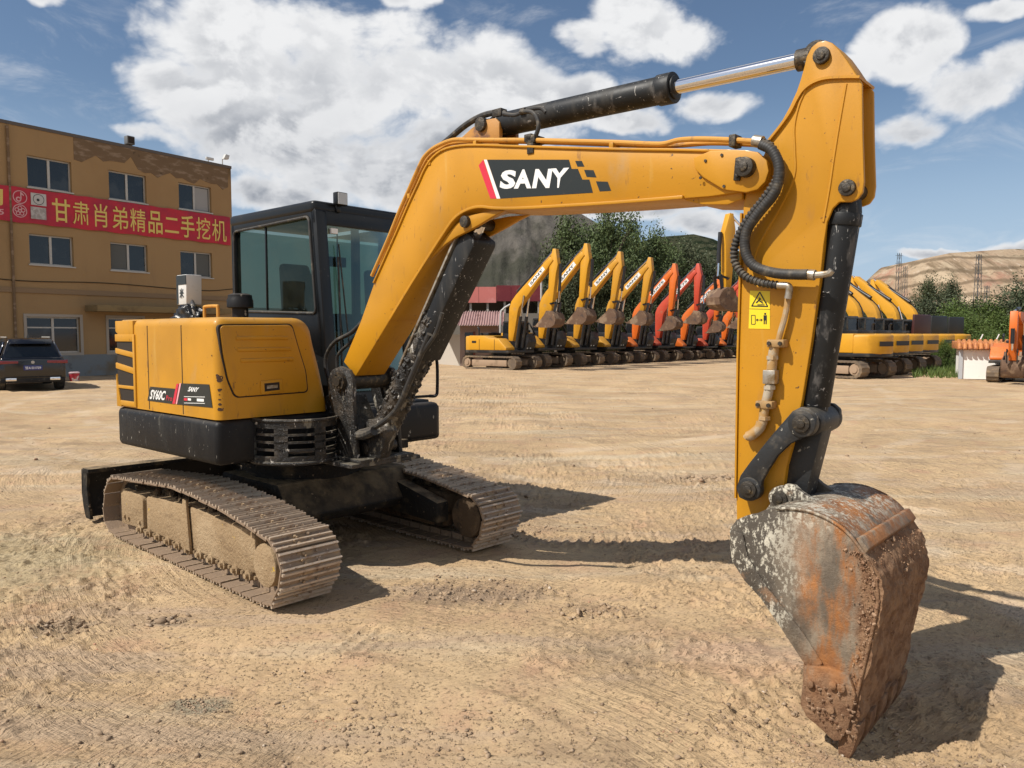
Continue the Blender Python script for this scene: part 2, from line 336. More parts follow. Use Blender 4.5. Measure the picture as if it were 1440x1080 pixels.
# ------------------------------------------------------------------ yard ground: one sheet, finely modelled near the machine
O_EX = (-1.587, 5.875); A_T = -43.0; A_U = -41.5
def lattice(seed, n=256):
    return np.random.default_rng(seed).random((n, n))
_lat = [lattice(i) for i in range(6)]
def vnoise(x, y, k=0):
    L = _lat[k % 6]; n = L.shape[0]
    xi = np.floor(x).astype(int); yi = np.floor(y).astype(int); fx = x - xi; fy = y - yi
    fx = fx * fx * (3 - 2 * fx); fy = fy * fy * (3 - 2 * fy)
    a = L[xi % n, yi % n]; b = L[(xi + 1) % n, yi % n]; c = L[xi % n, (yi + 1) % n]; d = L[(xi + 1) % n, (yi + 1) % n]
    return (a * (1 - fx) + b * fx) * (1 - fy) + (c * (1 - fx) + d * fx) * fy
def fbm(x, y, o=5, k=0, g=.5):
    s = 0; a = 1; t_ = 0
    for i in range(o):
        s = s + a * vnoise(x * 2 ** i + 17.3 * i, y * 2 ** i + 9.1 * i, k + i); t_ += a; a *= g
    return s / t_
def sstep(v, a, b):
    t_ = np.clip((v - a) / (b - a), 0, 1); return t_ * t_ * (3 - 2 * t_)
# old track prints: (centre x, centre y, radius, half width, angle from, angle to, cleat pitch, strength)
PRINTS = [(-1.9, 1.0, 3.15, .17, -25, 72, .085, 1.0), (-1.9, 1.0, 4.45, .17, -8, 62, .085, .9), (2.6, 1.6, 2.1, .17, 120, 215, .085, .9), (-4.5, .5, 3.4, .17, 10, 75, .085, .8), (.9, 7.6, 1.7, .18, 150, 300, .09, 1.0),
          (1.0, 9.5, 3.6, .2, 230, 330, .1, .9), (1.0, 9.5, 5.0, .2, 225, 300, .1, .7), (-5.5, 12.5, 8.0, .22, -70, -20, .11, .8), (6.5, 3.0, 4.0, .2, 130, 235, .1, .7),
          (4, 16, 7, .25, 180, 290, .12, .8), (-.2, 2.6, 1.0, .17, 180, 330, .08, .8)]
BKT = (1.55, 2.95)   # where the bucket teeth have settled into the earth
def ground_h(x, y):
    r = np.hypot(x, y)
    h = (fbm(x * .35, y * .35, 4, 0) - .5) * .09 * np.clip(r / 6, .3, 2.2)
    h += (fbm(x * 1.6, y * 1.6, 5, 1) - .5) * .045
    rough = sstep(fbm(x * .8 + 31, y * .8, 4, 2), .44, .62)
    h += (fbm(x * 9, y * 9, 5, 3, .66) - .5) * .040 * (.3 + rough)
    rg = np.abs(fbm(x * 5 + y * 2, y * 9 - x * 2, 4, 5, .6) - .5); h -= np.maximum(.05 - rg, 0) * .22 * sstep(fbm(x * .6 + 9, y * .6, 3, 1), .40, .60)
    cl = fbm(x * 22 + 5, y * 22, 3, 4, .6); h += np.maximum(cl - .56, 0) * .13 * rough
    for (cx, cy, rad, hw, a0, a1, pitch, st) in PRINTS:
        d = np.hypot(x - cx, y - cy); a = np.degrees(np.arctan2(y - cy, x - cx)) % 360
        a0m, a1m = a0 % 360, a1 % 360
        ina = (a >= a0m) & (a <= a1m) if a0m < a1m else (a >= a0m) | (a <= a1m)
        w_ = sstep(np.abs(d - rad), hw + .04, hw - .02) * ina
        brk = sstep(fbm(x * 2.3 + 3, y * 2.3 + 8, 4, 2), .46, .60)
        ridge = np.abs(np.mod(np.radians(a) * rad / pitch + .5 * fbm(x * 3, y * 3, 2, 1), 1) - .5) * 2
        h += st * w_ * ((-.010) + .017 * (sstep(ridge, .55, .95)) * brk)
        h += st * .010 * np.exp(-((np.abs(d - rad) - hw - .04) / .04) ** 2) * ina * brk
    # straight drag marks across the yard
    u = (x * .18 + y); h += (fbm(x * .25, u * 5, 4, 5) - .5) * .035 * sstep(r, 4, 9)
    # flat under the tracks of the big machine and around the bucket
    hx, hy = math.cos(R(A_T)), math.sin(R(A_T)); lx = (x - O_EX[0]) * hx + (y - O_EX[1]) * hy; ly = -(x - O_EX[0]) * hy + (y - O_EX[1]) * hx
    m_ = sstep(np.abs(lx), 1.7, 1.3) * sstep(np.abs(np.abs(ly) - .8), .45, .25)
    h = h * (1 - .9 * m_) - .004 * m_
    bx_, by_ = BKT; h = h - .06 * np.exp(-(((x - bx_) / .38) ** 2 + ((y - by_) / .45) ** 2))
    far = sstep(r, 22, 45); h = h * (1 - far)
    return h
def spacing(lo, f0, f1, hi, fine, grow):
    mid = np.arange(f0, f1 + 1e-6, fine); out = [f1]; s = fine
    while out[-1] < hi: s *= grow; out.append(out[-1] + s)
    dn = [f0]; s = fine
    while dn[-1] > lo: s *= grow; dn.append(dn[-1] - s)
    return np.concatenate([dn[:0:-1], mid, out[1:]])
gx = spacing(-900, -3.6, 3.6, 900, .014, 1.022); gy = spacing(-300, 1.9, 5.6, 1500, .014, 1.013)
X, Y = np.meshgrid(gx, gy); Z = ground_h(X, Y)
def grid_mesh(name, X, Y, Z, mt):
    ny, nx = X.shape; me = bpy.data.meshes.new(name)
    co_ = np.stack([X, Y, Z], -1).reshape(-1, 3).astype(np.float32); me.vertices.add(len(co_)); me.vertices.foreach_set('co', co_.ravel())
    i = np.arange(ny * nx).reshape(ny, nx); q = np.stack([i[:-1, :-1], i[:-1, 1:], i[1:, 1:], i[1:, :-1]], -1).reshape(-1, 4).astype(np.int32)
    me.loops.add(q.size); me.loops.foreach_set('vertex_index', q.ravel()); me.polygons.add(len(q))
    me.polygons.foreach_set('loop_start', np.arange(0, q.size, 4, dtype=np.int32)); me.polygons.foreach_set('loop_total', np.full(len(q), 4, np.int32))
    me.update(); me.validate(); me.shade_smooth(); me.materials.append(mt)
    o = bpy.data.objects.new(name, me); col.objects.link(o); return o
m, t, b = new_mat('dry_yard_earth'); P = t.coord()
c = t.mix(t.ramp(t.noise(P, .5, 5, .6), .3, .7), (.485, .335, .190), (.56, .405, .235))
c = t.mix(t.ramp(t.noise(P, 2.2, 7, .65, .4), .48, .72), c, (.47, .30, .185))
c = t.mix(t.ramp(t.noise(t.map(P, (1, 1.6, 1), (7, 3, 0)), .75, 6, .62), .52, .68), c, (.36, .255, .155))
c = t.mix(t.ramp(t.noise(t.map(P, (.2, 1.3, 1), (0, 0, 3), (0, 0, .18)), 1.3, 6, .6), .50, .70), c, (.54, .43, .29))
c = t.mix(t.ramp(t.noise(t.map(P, (.25, 1.5, 1), (4, 0, 3), (0, 0, .12)), 2.2, 7, .65), .50, .66), c, (.46, .335, .22))
c = t.mix(t.ramp(t.noise(P, 13, 8, .7), .52, .74), c, (.37, .26, .17))
c = t.mix(t.math('MULTIPLY', t.ramp(t.noise(P, 55, 6, .7), .55, .72), .7), c, (.24, .165, .105))
c = t.mix(t.math('MULTIPLY', t.ramp(t.noise(P, 75, 4, .7), .60, .72), .6), c, (.58, .46, .33))
for (x_, y_, rx_, ry_, cc_, st) in [(1.15, 3.72, .42, .3, (.52, .32, .22), .35), (-1.36, 3.22, .16, .09, (.24, .23, .17), .7), (-3.9, 5.2, 1.3, 1.0, (.33, .31, .19), .4), (-2.45, 4.1, .2, .14, (.26, .2, .14), .6), (-.2, 4.7, .45, .24, (.27, .19, .13), .6), (.55, 4.45, .2, .1, (.25, .17, .11), .55), (-1.93, 4.2, .14, .07, (.2, .16, .12), .7)]:
    v = t.map(P, (1 / rx_, 1 / ry_, 0), (-x_ / rx_, -y_ / ry_, 0)); n = t.N.new('ShaderNodeVectorMath'); n.operation = 'LENGTH'; t.L.new(v, n.inputs[0])
    f = t.ramp(t.math('ADD', n.outputs['Value'], t.math('MULTIPLY', t.math('SUBTRACT', t.noise(P, 9, 5), .5), 1.6)), 1.2, .5, 0, st); c = t.mix(f, c, cc_)
wob = t.noise(P, 1.5, 3); brk_ = t.ramp(t.noise(P, 1.1, 5, .6), .42, .62, 0, .55)
for (ax, ay), r0, w0 in [((2.0, 22.0), 12.5, .22), ((2.0, 22.0), 14.2, .22), ((-6.0, 26.0), 17.0, .25), ((14.0, 4.0), 9.5, .2), ((14.0, 4.0), 11.0, .2), ((-3.0, -2.0), 9.6, .16), ((-3.0, -2.0), 11.1, .16)]:
    sx = t.sep(t.map(P, (1, 1, 0), (-ax, -ay, 0))); rr_ = t.math('SQRT', t.math('ADD', t.math('MULTIPLY', sx[0], sx[0]), t.math('MULTIPLY', sx[1], sx[1])))
    f = t.ramp(t.math('ABSOLUTE', t.math('SUBTRACT', t.math('ADD', rr_, t.math('MULTIPLY', wob, .25)), r0 + .12)), w0, w0 * .35); f = t.math('MULTIPLY', f, brk_); c = t.mix(f, c, (.60, .475, .335))
t.set(b.inputs['Base Color'], c); b.inputs['Roughness'].default_value = .95; b.inputs['Specular IOR Level'].default_value = .15
fine = t.noise(P, 24, 8, .78); pits = t.ramp(t.noise(P, 48, 6, .7), .33, .44); crumb = t.math('MULTIPLY', t.ramp(t.voro(P, 75), .30, .05), t.ramp(t.noise(P, 2.5, 6, .65), .50, .66))
ARCS = [((-1.9, 1.0), 9, 0), ((.9, 7.4), 8, 1), ((3.0, 1.2), 10, 2), ((-3.5, 9.5), 7, 3)]
stri = None
for (ax, ay), fq, k in ARCS:
    sx = t.sep(t.map(P, (1, 1, 0), (-ax, -ay, 0))); rr_ = t.math('SQRT', t.math('ADD', t.math('MULTIPLY', sx[0], sx[0]), t.math('MULTIPLY', sx[1], sx[1]))); an_ = t.math('ARCTAN2', sx[0], sx[1])
    cm = t.N.new('ShaderNodeCombineXYZ'); t.L.new(t.math('MULTIPLY', rr_, fq), cm.inputs[0]); t.L.new(t.math('MULTIPLY', an_, 2.2), cm.inputs[1]); cm.inputs[2].default_value = k * 3.7
    q_ = t.math('MULTIPLY', t.math('SUBTRACT', t.noise(cm.outputs[0], 2.2, 5, .70), .5), t.ramp(t.noise(t.map(P, (1, 1, 1), (k * 5.1, 2, 0)), .55, 3, .5), .46, .60)); stri = q_ if stri is None else t.math('ADD', stri, q_)
hh = t.math('MULTIPLY_ADD', fine, .0105, t.math('MULTIPLY_ADD', stri, .045, t.math('MULTIPLY_ADD', pits, .005, t.math('MULTIPLY', crumb, .0065)))); nb = t.bump(hh, 1.0, 1.0)
c = t.mix(t.math('MULTIPLY', crumb, .25), c, (.56, .44, .31)); c = t.mix(t.ramp(pits, 1, 0, 0, .35), c, (.20, .14, .09)); t.set(b.inputs['Base Color'], c)
t.set(b.inputs['Normal'], nb); M['ground'] = m
g_ob = grid_mesh('ground', X, Y, Z, m); g_ob['kind'] = 'structure'

# loose gravel and clods pressed out of the surface (nobody could count them): one object
def ico():
    bm = bmesh.new(); bmesh.ops.create_icosphere(bm, subdivisions=1, radius=1); v = np.array([p.co[:] for p in bm.verts]); f = np.array([[q.index for q in p.verts] for p in bm.faces]); bm.free(); return v, f
iv, fi = ico()
pos = []
def sprinkle(n, cx, cy, rx, ry, s0, s1):
    a = rng.random(n) * 2 * np.pi; q = np.sqrt(rng.random(n)) * (1 + .3 * rng.normal(size=n)); s = s0 + (s1 - s0) * rng.random(n) ** 3
    for i in range(n): pos.append((cx + rx * q[i] * math.cos(a[i]), cy + ry * q[i] * math.sin(a[i]), s[i]))
n_ = 26000
yy = 1.9 + (rng.random(n_) ** 1.7) * 11; xx = (rng.random(n_) - .5) * 1.5 * yy
keep = fbm(xx * .9 + 50, yy * .9, 4, 2) + .25 * rng.random(n_) > .60
for x_, y_ in zip(xx[keep], yy[keep]): pos.append((x_, y_, (.003 + .007 * random.random() ** 5) * (1 if y_ > 3.5 else .8)))
sprinkle(420, -.2, 4.75, .5, .22, .004, .018); sprinkle(160, .5, 4.4, .3, .12, .004, .022); sprinkle(40, -1.93, 4.2, .14, .06, .008, .035); sprinkle(260, -1.36, 3.22, .13, .08, .003, .009)
sprinkle(150, -2.45, 4.1, .18, .12, .005, .02); sprinkle(500, 1.15, 3.0, .5, .35, .004, .013); sprinkle(350, -.3, 3.0, .9, .25, .004, .016); sprinkle(60, 2.1, 8.3, .4, .15, .01, .05); sprinkle(200, .2, 6.3, .6, .25, .006, .02)
sprinkle(300, 1.7, 2.75, .3, .25, .004, .014); sprinkle(100, -2.2, 2.9, 1.0, .5, .005, .02); sprinkle(160, 0, 12, 7, 4, .01, .035)
A = np.array(pos); zz = ground_h(A[:, 0], A[:, 1]); V = []; 
for i, (x_, y_, s_) in enumerate(pos):
    th = random.random() * 6.28; cth, sth = math.cos(th), math.sin(th); j = iv * (1 + .28 * rng.normal(size=(len(iv), 1))) * np.array([1, .55 + .4 * random.random(), .45 + .3 * random.random()]) * s_
    V.append(np.stack([j[:, 0] * cth - j[:, 1] * sth + x_, j[:, 0] * sth + j[:, 1] * cth + y_, j[:, 2] + zz[i] + s_ * .15], -1))
V = np.concatenate(V); F = np.concatenate([fi + k * len(iv) for k in range(len(pos))])
gm = mat('gravel_earth', (.40, .29, .19), .95, 0, [((.25, .18, .12), 6, .4, .6), ((.55, .46, .36), 15, .6, .7), ((.46, .25, .16), 3, .6, .7)], (150, .5, .004), spec=.15)
me = bpy.data.meshes.new('gravel'); me.vertices.add(len(V)); me.vertices.foreach_set('co', V.astype(np.float32).ravel()); me.loops.add(F.size); me.loops.foreach_set('vertex_index', F.ravel().astype(np.int32))
me.polygons.add(len(F)); me.polygons.foreach_set('loop_start', np.arange(0, F.size, 3, dtype=np.int32)); me.polygons.foreach_set('loop_total', np.full(len(F), 3, np.int32)); me.update(); me.materials.append(gm)
o = bpy.data.objects.new('gravel', me); col.objects.link(o); tag(o, 'loose gravel and clods of dry earth scattered over the yard', 'gravel', None, 'stuff')

# ------------------------------------------------------------------ the yellow excavator in front
EX = thing('excavator', 'large yellow crawler excavator in front, its rusty muddy bucket resting on the ground', 'excavator', (O_EX[0], O_EX[1], 0), R(A_U))
def S(y, pts): return [on_side(p[0], p[1], y, O_EX, A_U) for p in pts]
def Fr(x, pts): return [on_front(p[0], p[1], x, O_EX, A_U) for p in pts]
TR = Matrix.Rotation(R(A_T - A_U), 3, 'Z')
def turned(o):
    for q in G.last: q.data.transform(TR.to_4x4())
    return o
# --- crawler tracks
outer = [(-1.385, .12), (-1.40, .25), (-1.34, .39), (-1.19, .495), (-.84, .525), (-.40, .56), (-.05, .575), (.35, .55), (.72, .515), (1.08, .462), (1.24, .425), (1.335, .31), (1.32, .17), (1.22, .045), (1.10, .014), (.5, .012), (-.5, .012), (-1.15, .012), (-1.30, .04)]
loop = smooth_path([Vector((p[0], p[1], 0)) for p in outer], 24, True)
ln = [0]
for i in range(len(loop)): ln.append(ln[-1] + (loop[(i + 1) % len(loop)] - loop[i]).length)
def loop_at(s):
    s %= ln[-1]
    for i in range(len(loop)):
        if ln[i + 1] >= s:
            t_ = (s - ln[i]) / (ln[i + 1] - ln[i]); a = loop[i]; b_ = loop[(i + 1) % len(loop)]; return a.lerp(b_, t_), (b_ - a).normalized()
NSH = 48; pitch = ln[-1] / NSH
def shoe_geo(seed):
    g = G(); L = pitch * .89; rr = random.Random(seed)
    g.prism([(-L / 2, -.032), (-L / 2, -.020), (L / 2, -.020), (L / 2, -.032)], -.2, .2)
    for xa, hh, ww in ((-.38, 0, .055), (.04, -.006, .045), (.43, -.001, .05)):
        g.prism([(L * xa - L * ww * 1.5, -.0205), (L * xa - L * ww, hh - .003), (L * xa + L * ww, hh), (L * xa + L * ww * 1.5, -.0205)], -.198 + rr.uniform(0, .003), .198 - rr.uniform(0, .003), mi=1)
    for sy in (-.045, .045):
        for sx in (-.3, .22): g.tube([(L * sx + .012, sy, -.018), (L * sx + .012, sy, -.006)], .009, 6)
    for k in range(3):
        x = rr.uniform(-.4, .4) * L; y = rr.uniform(-.17, .17); s_ = rr.uniform(.004, .012)
        g.tube([(x - s_, y, -.016), (x, y, -.016 + s_ * .7), (x + s_, y + .004, -.016)], [s_ * .6, s_, s_ * .4], 5)
    for sy in (-.06, .06): g.box(-L * .5, L * .5, sy - .018, sy + .018, -.075, -.030)
    return g
shoe_protos = []
SIDE_Y = (-.8, .8)
for side_y in SIDE_Y:
    # inner belt links make the track's own mesh
    g = G(); inner = [loop[i] for i in range(0, len(loop), 6)]
    for k in range(len(inner)):
        a = inner[k]; b_ = inner[(k + 1) % len(inner)]; d = (b_ - a).normalized(); n = Vector((-d.y, d.x, 0))
        if n.dot(Vector((0, .27, 0)) - a) < 0: n = -n
        p = a + n * .055; q = b_ + n * .055
        g.tube([(p.x, side_y, p.y), (q.x, side_y, q.y)], .022, 6)
    trk = turned(g.build('track', 'under', EX))
    for k in range(NSH):
        p, d = loop_at((k + .3) * pitch); up = Vector((-d.y, d.x))
        if up.dot(Vector((p.x * .75, p.y - .27))) < 0: up = -up
        ang = math.atan2(d.y, d.x); jit = random.uniform(-1, 1)
        if len(shoe_protos) < 4:
            o = shoe_geo(k).build('track_shoe', ['shoe', 'shoe_worn'], trk); shoe_protos.append(o.data)
        else:
            o = bpy.data.objects.new('track_shoe', shoe_protos[random.randrange(4)]); col.objects.link(o); o.parent = trk
        fwd = Vector((d.x, 0, d.y)); zz_ = Vector((up.x, 0, up.y)); yy_ = zz_.cross(fwd)
        Mx = Matrix((fwd, yy_, zz_)).transposed().to_4x4(); Mx.translation = Vector((p.x, side_y, p.y)) + Vector((random.gauss(0, .002), random.gauss(0, .003), random.gauss(0, .0015)))
        o.matrix_local = TR.to_4x4() @ Mx @ Matrix.Rotation(R(1.6 * jit), 4, 'Y')
    s = -1 if side_y < 0 else 1; yo = side_y + s * .115; yi = side_y - s * .15
    fr_ = G(); fr_.prism([(-.74, .375), (-.70, .395), (.0, .42), (.84, .40), (.885, .375), (.885, .145), (.80, .125), (-.68, .125), (-.74, .14)], yo, yi)
    MF = 'mudframe' if s < 0 else 'mudshade'; f_ob = turned(fr_.build('track_frame', MF, EX, .014))  # far side takes the mud with shade in its colour
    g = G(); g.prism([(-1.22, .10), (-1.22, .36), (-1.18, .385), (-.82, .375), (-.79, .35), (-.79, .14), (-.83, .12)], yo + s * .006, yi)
    tb = turned(g.build('tension_block', MF, EX, .012))
    g = G()
    for bx in (-1.14, -1.06, -.85): g.cut(); g.ycyl(bx, .17, yo, yo + s * .02, .014, 8)
    turned(g.build('bolt', 'mudframe', tb))
    g = G(); g.prism([(-.10, .13), (-.05, .47), (-.0, .47), (.045, .12)], yo + s * .008, yo + s * .028)
    turned(g.build('track_guide', 'mudframe', EX, .004))
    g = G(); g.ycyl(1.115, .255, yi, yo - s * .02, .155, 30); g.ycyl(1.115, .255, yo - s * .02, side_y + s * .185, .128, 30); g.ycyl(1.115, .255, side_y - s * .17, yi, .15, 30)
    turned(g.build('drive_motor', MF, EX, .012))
    g = G()
    for kx in range(11):
        x = -.86 + kx * .166; g.cut(); g.ycyl(x, .115, yo - s * .08, yo + s * .010, .036, 14); g.ycyl(x, .115, yo + s * .008, yo + s * .03, .018, 8)
        g.tube([(x + .08, yo - s * .004, .125), (x + .08, yo - s * .004, .105)], .012, 6)
    turned(g.build('track_roller', 'mudframe', EX))
    g = G(); g.ycyl(-1.14, .26, yi, yo - s * .04, .19, 28); turned(g.build('idler_wheel', 'under', EX))
    # dried earth lying on the frame top
    g = G(); n_ = 70
    for k in range(n_):
        x = random.uniform(-.7, .85); s_ = random.uniform(.012, .035); yq = random.uniform(min(yo, yi) + .03, max(yo, yi) - .02)
        g.tube([(x - s_, yq, .405), (x, yq + s_ * .3, .41 + s_ * .5), (x + s_, yq, .405)], [s_ * .5, s_, s_ * .4], 6)
    turned(g.build('dried_earth', 'darkmud', f_ob))['kind'] = 'stuff'
g = G(); g.prism([(-.50, .34), (-.40, .56), (.40, .56), (.56, .34), (.5, .27), (-.45, .27)], -.48, .66)
for s in (-1, 1): g.prism([(.35, .22), (.95, .20), (.95, .36), (.3, .50)], s * .62, s * .50); g.prism([(-.35, .22), (-.95, .20), (-.95, .36), (-.3, .50)], s * .62, s * .50)
turned(g.build('car_body_frame', 'under', EX, .02))
g = G(); g.cyl((0, 0, .55), (0, 0, .74), .42, 40); g.cyl((0, 0, .60), (0, 0, .66), .47, 40); g.build('swing_bearing', 'under', EX)
# blade
g = G(); prof = [(-1.93, .46), (-1.965, .36), (-1.975, .25), (-1.95, .14), (-1.90, .05), (-1.885, .055), (-1.925, .15), (-1.945, .25), (-1.935, .35), (-1.90, .46)]
g.prism([(x + .05, z) for x, z in prof], -.98, .98)
bl = turned(g.build('dozer_blade', 'black', EX, .004))
g = G()
for s in (-1, 1): g.prism([(-1.92, .46), (-1.93, .25), (-1.85, .05), (-1.74, .05), (-1.80, .30), (-1.78, .46)], s * .98, s * .955)
g.prism([(-1.88, .44), (-1.88, .475), (-1.74, .475), (-1.74, .44)], -.985, .985)
for s in (-1, 1): g.cut().prism([(-1.86, .18), (-1.86, .34), (-.55, .40), (-.55, .26)], s * .42, s * .34)
turned(g.build('blade_arm', 'under', bl, .004))

# --- upper structure, lower skirt
def plan_round(x0, x1, y0, y1, rear):
    return [(x1, y0), (x1, y1), (x0, y1)] + [(x0 - rear * math.sin(math.pi * k / 8), y1 + (y0 - y1) * k / 8) for k in range(1, 8)] + [(x0, y0)]
g = G(); g.prism(plan_round(-1.08, .46, -.955, .98, .42), .755, 1.045, 'z')
g.build('lower_skirt', 'black', EX, .04, seg=3)
g = G(); g.box(-1.0, .62, -.5, .5, .735, .80); g.box(.3, .80, -.20, .22, .735, .775); g.build('deck_plate', 'under', EX, .006)
# rear counterweight and engine hood
g = G(); g.prism(plan_round(-1.06, -.60, -.86, .93, .42), 1.05, 1.62, 'z'); g.build('counterweight', 'yellow', EX, .06, seg=3)
# right-hand hood
ff = [(-.945, 1.052)] + [(-.945 + .06 * (1 - math.cos(R(a))), 1.65 + .06 * math.sin(R(a))) for a in range(0, 91, 15)] + [(-.36, 1.712)] + [(-.36 + .13 * math.sin(R(a)), 1.60 + .112 * math.cos(R(a))) for a in range(15, 76, 15)] + [(-.215, 1.54), (-.165, 1.36), (-.115, 1.12), (-.11, 1.052)]
g = G(); RH = .06; secs = [(-1.06, .012), (-1.052, 0)] + [(.465 - RH + RH * math.sin(R(a)), RH * (1 - math.cos(R(a)))) for a in range(0, 91, 15)]; nf = len(ff); V_ = []
for x, ins in secs:
    for y, z in ff: V_.append((x, y + ins if y < -.6 else y - ins * .8, z - ins if z > 1.3 else z))
F_ = [(i * nf + k, i * nf + (k + 1) % nf, (i + 1) * nf + (k + 1) % nf, (i + 1) * nf + k) for i in range(len(secs) - 1) for k in range(nf)] + [tuple(range(nf)), tuple((len(secs) - 1) * nf + k for k in range(nf))[::-1]]
g.add(V_, F_)
hood = g.build('engine_hood', 'yellow', EX, 0, ang=40)
g = G()
for x in (-.535, -.012): g.box(x - .005, x + .005, -.9465, -.94, 1.06, 1.66); g.box(x - .005, x + .005, -.90, -.36, 1.708, 1.7135)
g.build('panel_gap', 'gap', hood)
# grille at the rear corner
g = G(); g.box(-1.068, -.76, -.9475, -.80, 1.09, 1.55)
gr = g.build('grille', 'gap', hood)
g = G()
for z0, z1, tilt in [(1.545, 1.60, 0), (1.425, 1.465, .03), (1.305, 1.35, .035), (1.19, 1.215, 0), (1.06, 1.10, 0)]:
    g.cut().prism([(-1.085, z0 + tilt), (-1.085, z1 + tilt), (-.765, z1), (-.765, z0)], -.956, -.78)
g.cut().box(-.775, -.74, -.956, -.80, 1.06, 1.60); g.cut().prism([(-1.085, 1.05), (-1.085, 1.30), (-1.0, 1.05)], -.957, -.80)
g.cut().prism([(-1.075, 1.62), (-1.075, 1.70), (-.76, 1.70), (-.76, 1.56), (-.95, 1.56)], -.954, -.80)
g.build('grille_bar', 'yellow', hood, .005)
# access door on the front of the hood
def rounded(pts, r, k=5):
    out = []; n = len(pts)
    for i in range(n):
        p = Vector(pts[i]); a = (Vector(pts[i - 1]) - p).normalized(); b_ = (Vector(pts[(i + 1) % n]) - p).normalized()
        p0 = p + a * r; p1 = p + b_ * r
        for j in range(k + 1):
            t_ = j / k; out.append(tuple((1 - t_) ** 2 * p0 + 2 * t_ * (1 - t_) * p + t_ * t_ * p1))
    return out
dp = Fr(.47, [(306, 456), (411, 455), (421, 490), (431, 522), (434, 552), (330, 560), (319, 535), (311, 497)])
g = G(); g.prism(rounded(dp, .035), .44, .467, 'x'); g.build('door_gap', 'gap', hood)
dp2 = [(a + ((-.58) - a) * .035, b_ + (1.42 - b_) * .035) for a, b_ in dp]
g = G(); g.prism(rounded(dp2, .035), .44, .476, 'x'); dr = g.build('access_door', 'yellow', hood, .006, seg=2)
g = G()
for z, a, b_ in [(1.575, -.82, -.44), (1.50, -.81, -.42), (1.43, -.79, -.40)]:
    g.cut().prism([(.470, z - .017), (.4835, z - .010), (.4835, z + .010), (.470, z + .017)], a, b_)
g.build('pressed_rib', 'yellow', dr, .004)
lt = Fr(.478, [(366, 536), (396, 533), (397, 551), (367, 555)])
g = G(); g.prism(lt, .47, .486, 'x'); lo = g.build('latch', 'yellow', dr, .004)
c0 = [sum(p[0] for p in lt) / 4, sum(p[1] for p in lt) / 4]
g = G(); g.prism([(c0[0] + (p[0] - c0[0]) * .7, c0[1] + (p[1] - c0[1]) * .6) for p in lt], .47, .4875, 'x'); g.prism([(c0[0] - .04, c0[1] - .012), (c0[0] + .04, c0[1] - .008), (c0[0] + .04, c0[1] + .012), (c0[0] - .04, c0[1] + .010)], .48, .4905, 'x', 1); g.build('latch_handle', ['gap', 'fitting'], dr)
# rust chips on the hood's front corner
g = G(); rr = random.Random(3)
for (px, py, s_) in [(304, 531, .022), (305, 535, .018), (302, 528, .014), (307, 549, .014), (309, 563, .010), (311, 570, .012), (312, 577, .020), (308, 556, .006), (297, 500, .010)]:
    x, z = S(-.95, [(px, py)])[0]; x = min(x, .450); s_ *= .8
    def on_corner(xx): xx = min(xx, .4635); return -.885 - math.sqrt(max(0, .0600 ** 2 - max(0, xx - .405) ** 2)) - .0016
    ring = [(s_ * rr.uniform(.6, 1) * math.cos(a), s_ * rr.uniform(.5, 1.1) * math.sin(a)) for a in [k * .7 for k in range(9)]]
    v = [(min(x + a, .463), on_corner(x + a), z + b_) for a, b_ in ring] + [(x, on_corner(x) - .0006, z)]; g.cut().add(v, [(k, (k + 1) % 9, 9) for k in range(9)])
g.build('paint_chip', mat('exposed_rust', (.07, .035, .02), .9), hood)
# lettering plates on the hood side
yD = -.9485
def q3(y, pts): return [(p[0], y, p[1]) for p in S(y, pts)]
def plate(name, y, pts, m_, parent, th=.0012):
    g = G(); g.prism(S(y, pts), y, y + th); return g.build(name, m_, parent)
zr = lambda X_, Y_: (180 + X_ / 5.143, 520 + Y_ / 5.143)
l1 = plate('model_label', yD, [zr(*p) for p in [(160, 122), (346, 138), (325, 247), (140, 222)]], 'blackvinyl', hood)
l2 = plate('brand_label', yD, [zr(*p) for p in [(384, 98), (586, 106), (610, 274), (352, 250)]], 'blackvinyl', hood)
g = G(); g.prism(S(yD - .001, [zr(*p) for p in [(350, 102), (366, 100), (340, 246), (320, 246)]]), yD - .001, yD)
g.prism(S(yD - .001, [zr(*p) for p in [(372, 98), (384, 98), (354, 248), (345, 247)]]), yD - .001, yD, mi=1)
text_on(g, 'SY60C', q3(yD - .0014, [zr(*p) for p in [(155, 212), (268, 222), (276, 152), (162, 142)]]), .03, .06, 2)
text_on(g, 'Pro', q3(yD - .0014, [zr(*p) for p in [(275, 220), (318, 226), (322, 190), (278, 186)]]), .0, .0, 0)
text_on(g, 'SANY', q3(yD - .0014, [zr(*p) for p in [(430, 156), (510, 162), (516, 128), (434, 121)]]), .035, .12, 2)
for (a, b_, c_, d_) in [(405, 192, 555, 4), (405, 238, 555, 4), (432, 205, 455, 16), (498, 208, 548, 20)]:
    g.prism(S(yD - .0012, [zr(a, b_), zr(c_, b_ + 3), zr(c_, b_ + d_ + 3), zr(a, b_ + d_)]), yD - .0012, yD, mi=2)
g.prism(S(yD - .0012, [zr(404, 204), zr(428, 205), zr(428, 224), zr(404, 222)]), yD - .0012, yD, mi=0)
g.build('lettering', ['red', mat('pink_vinyl', (.75, .35, .38), .4), 'white'], l2)
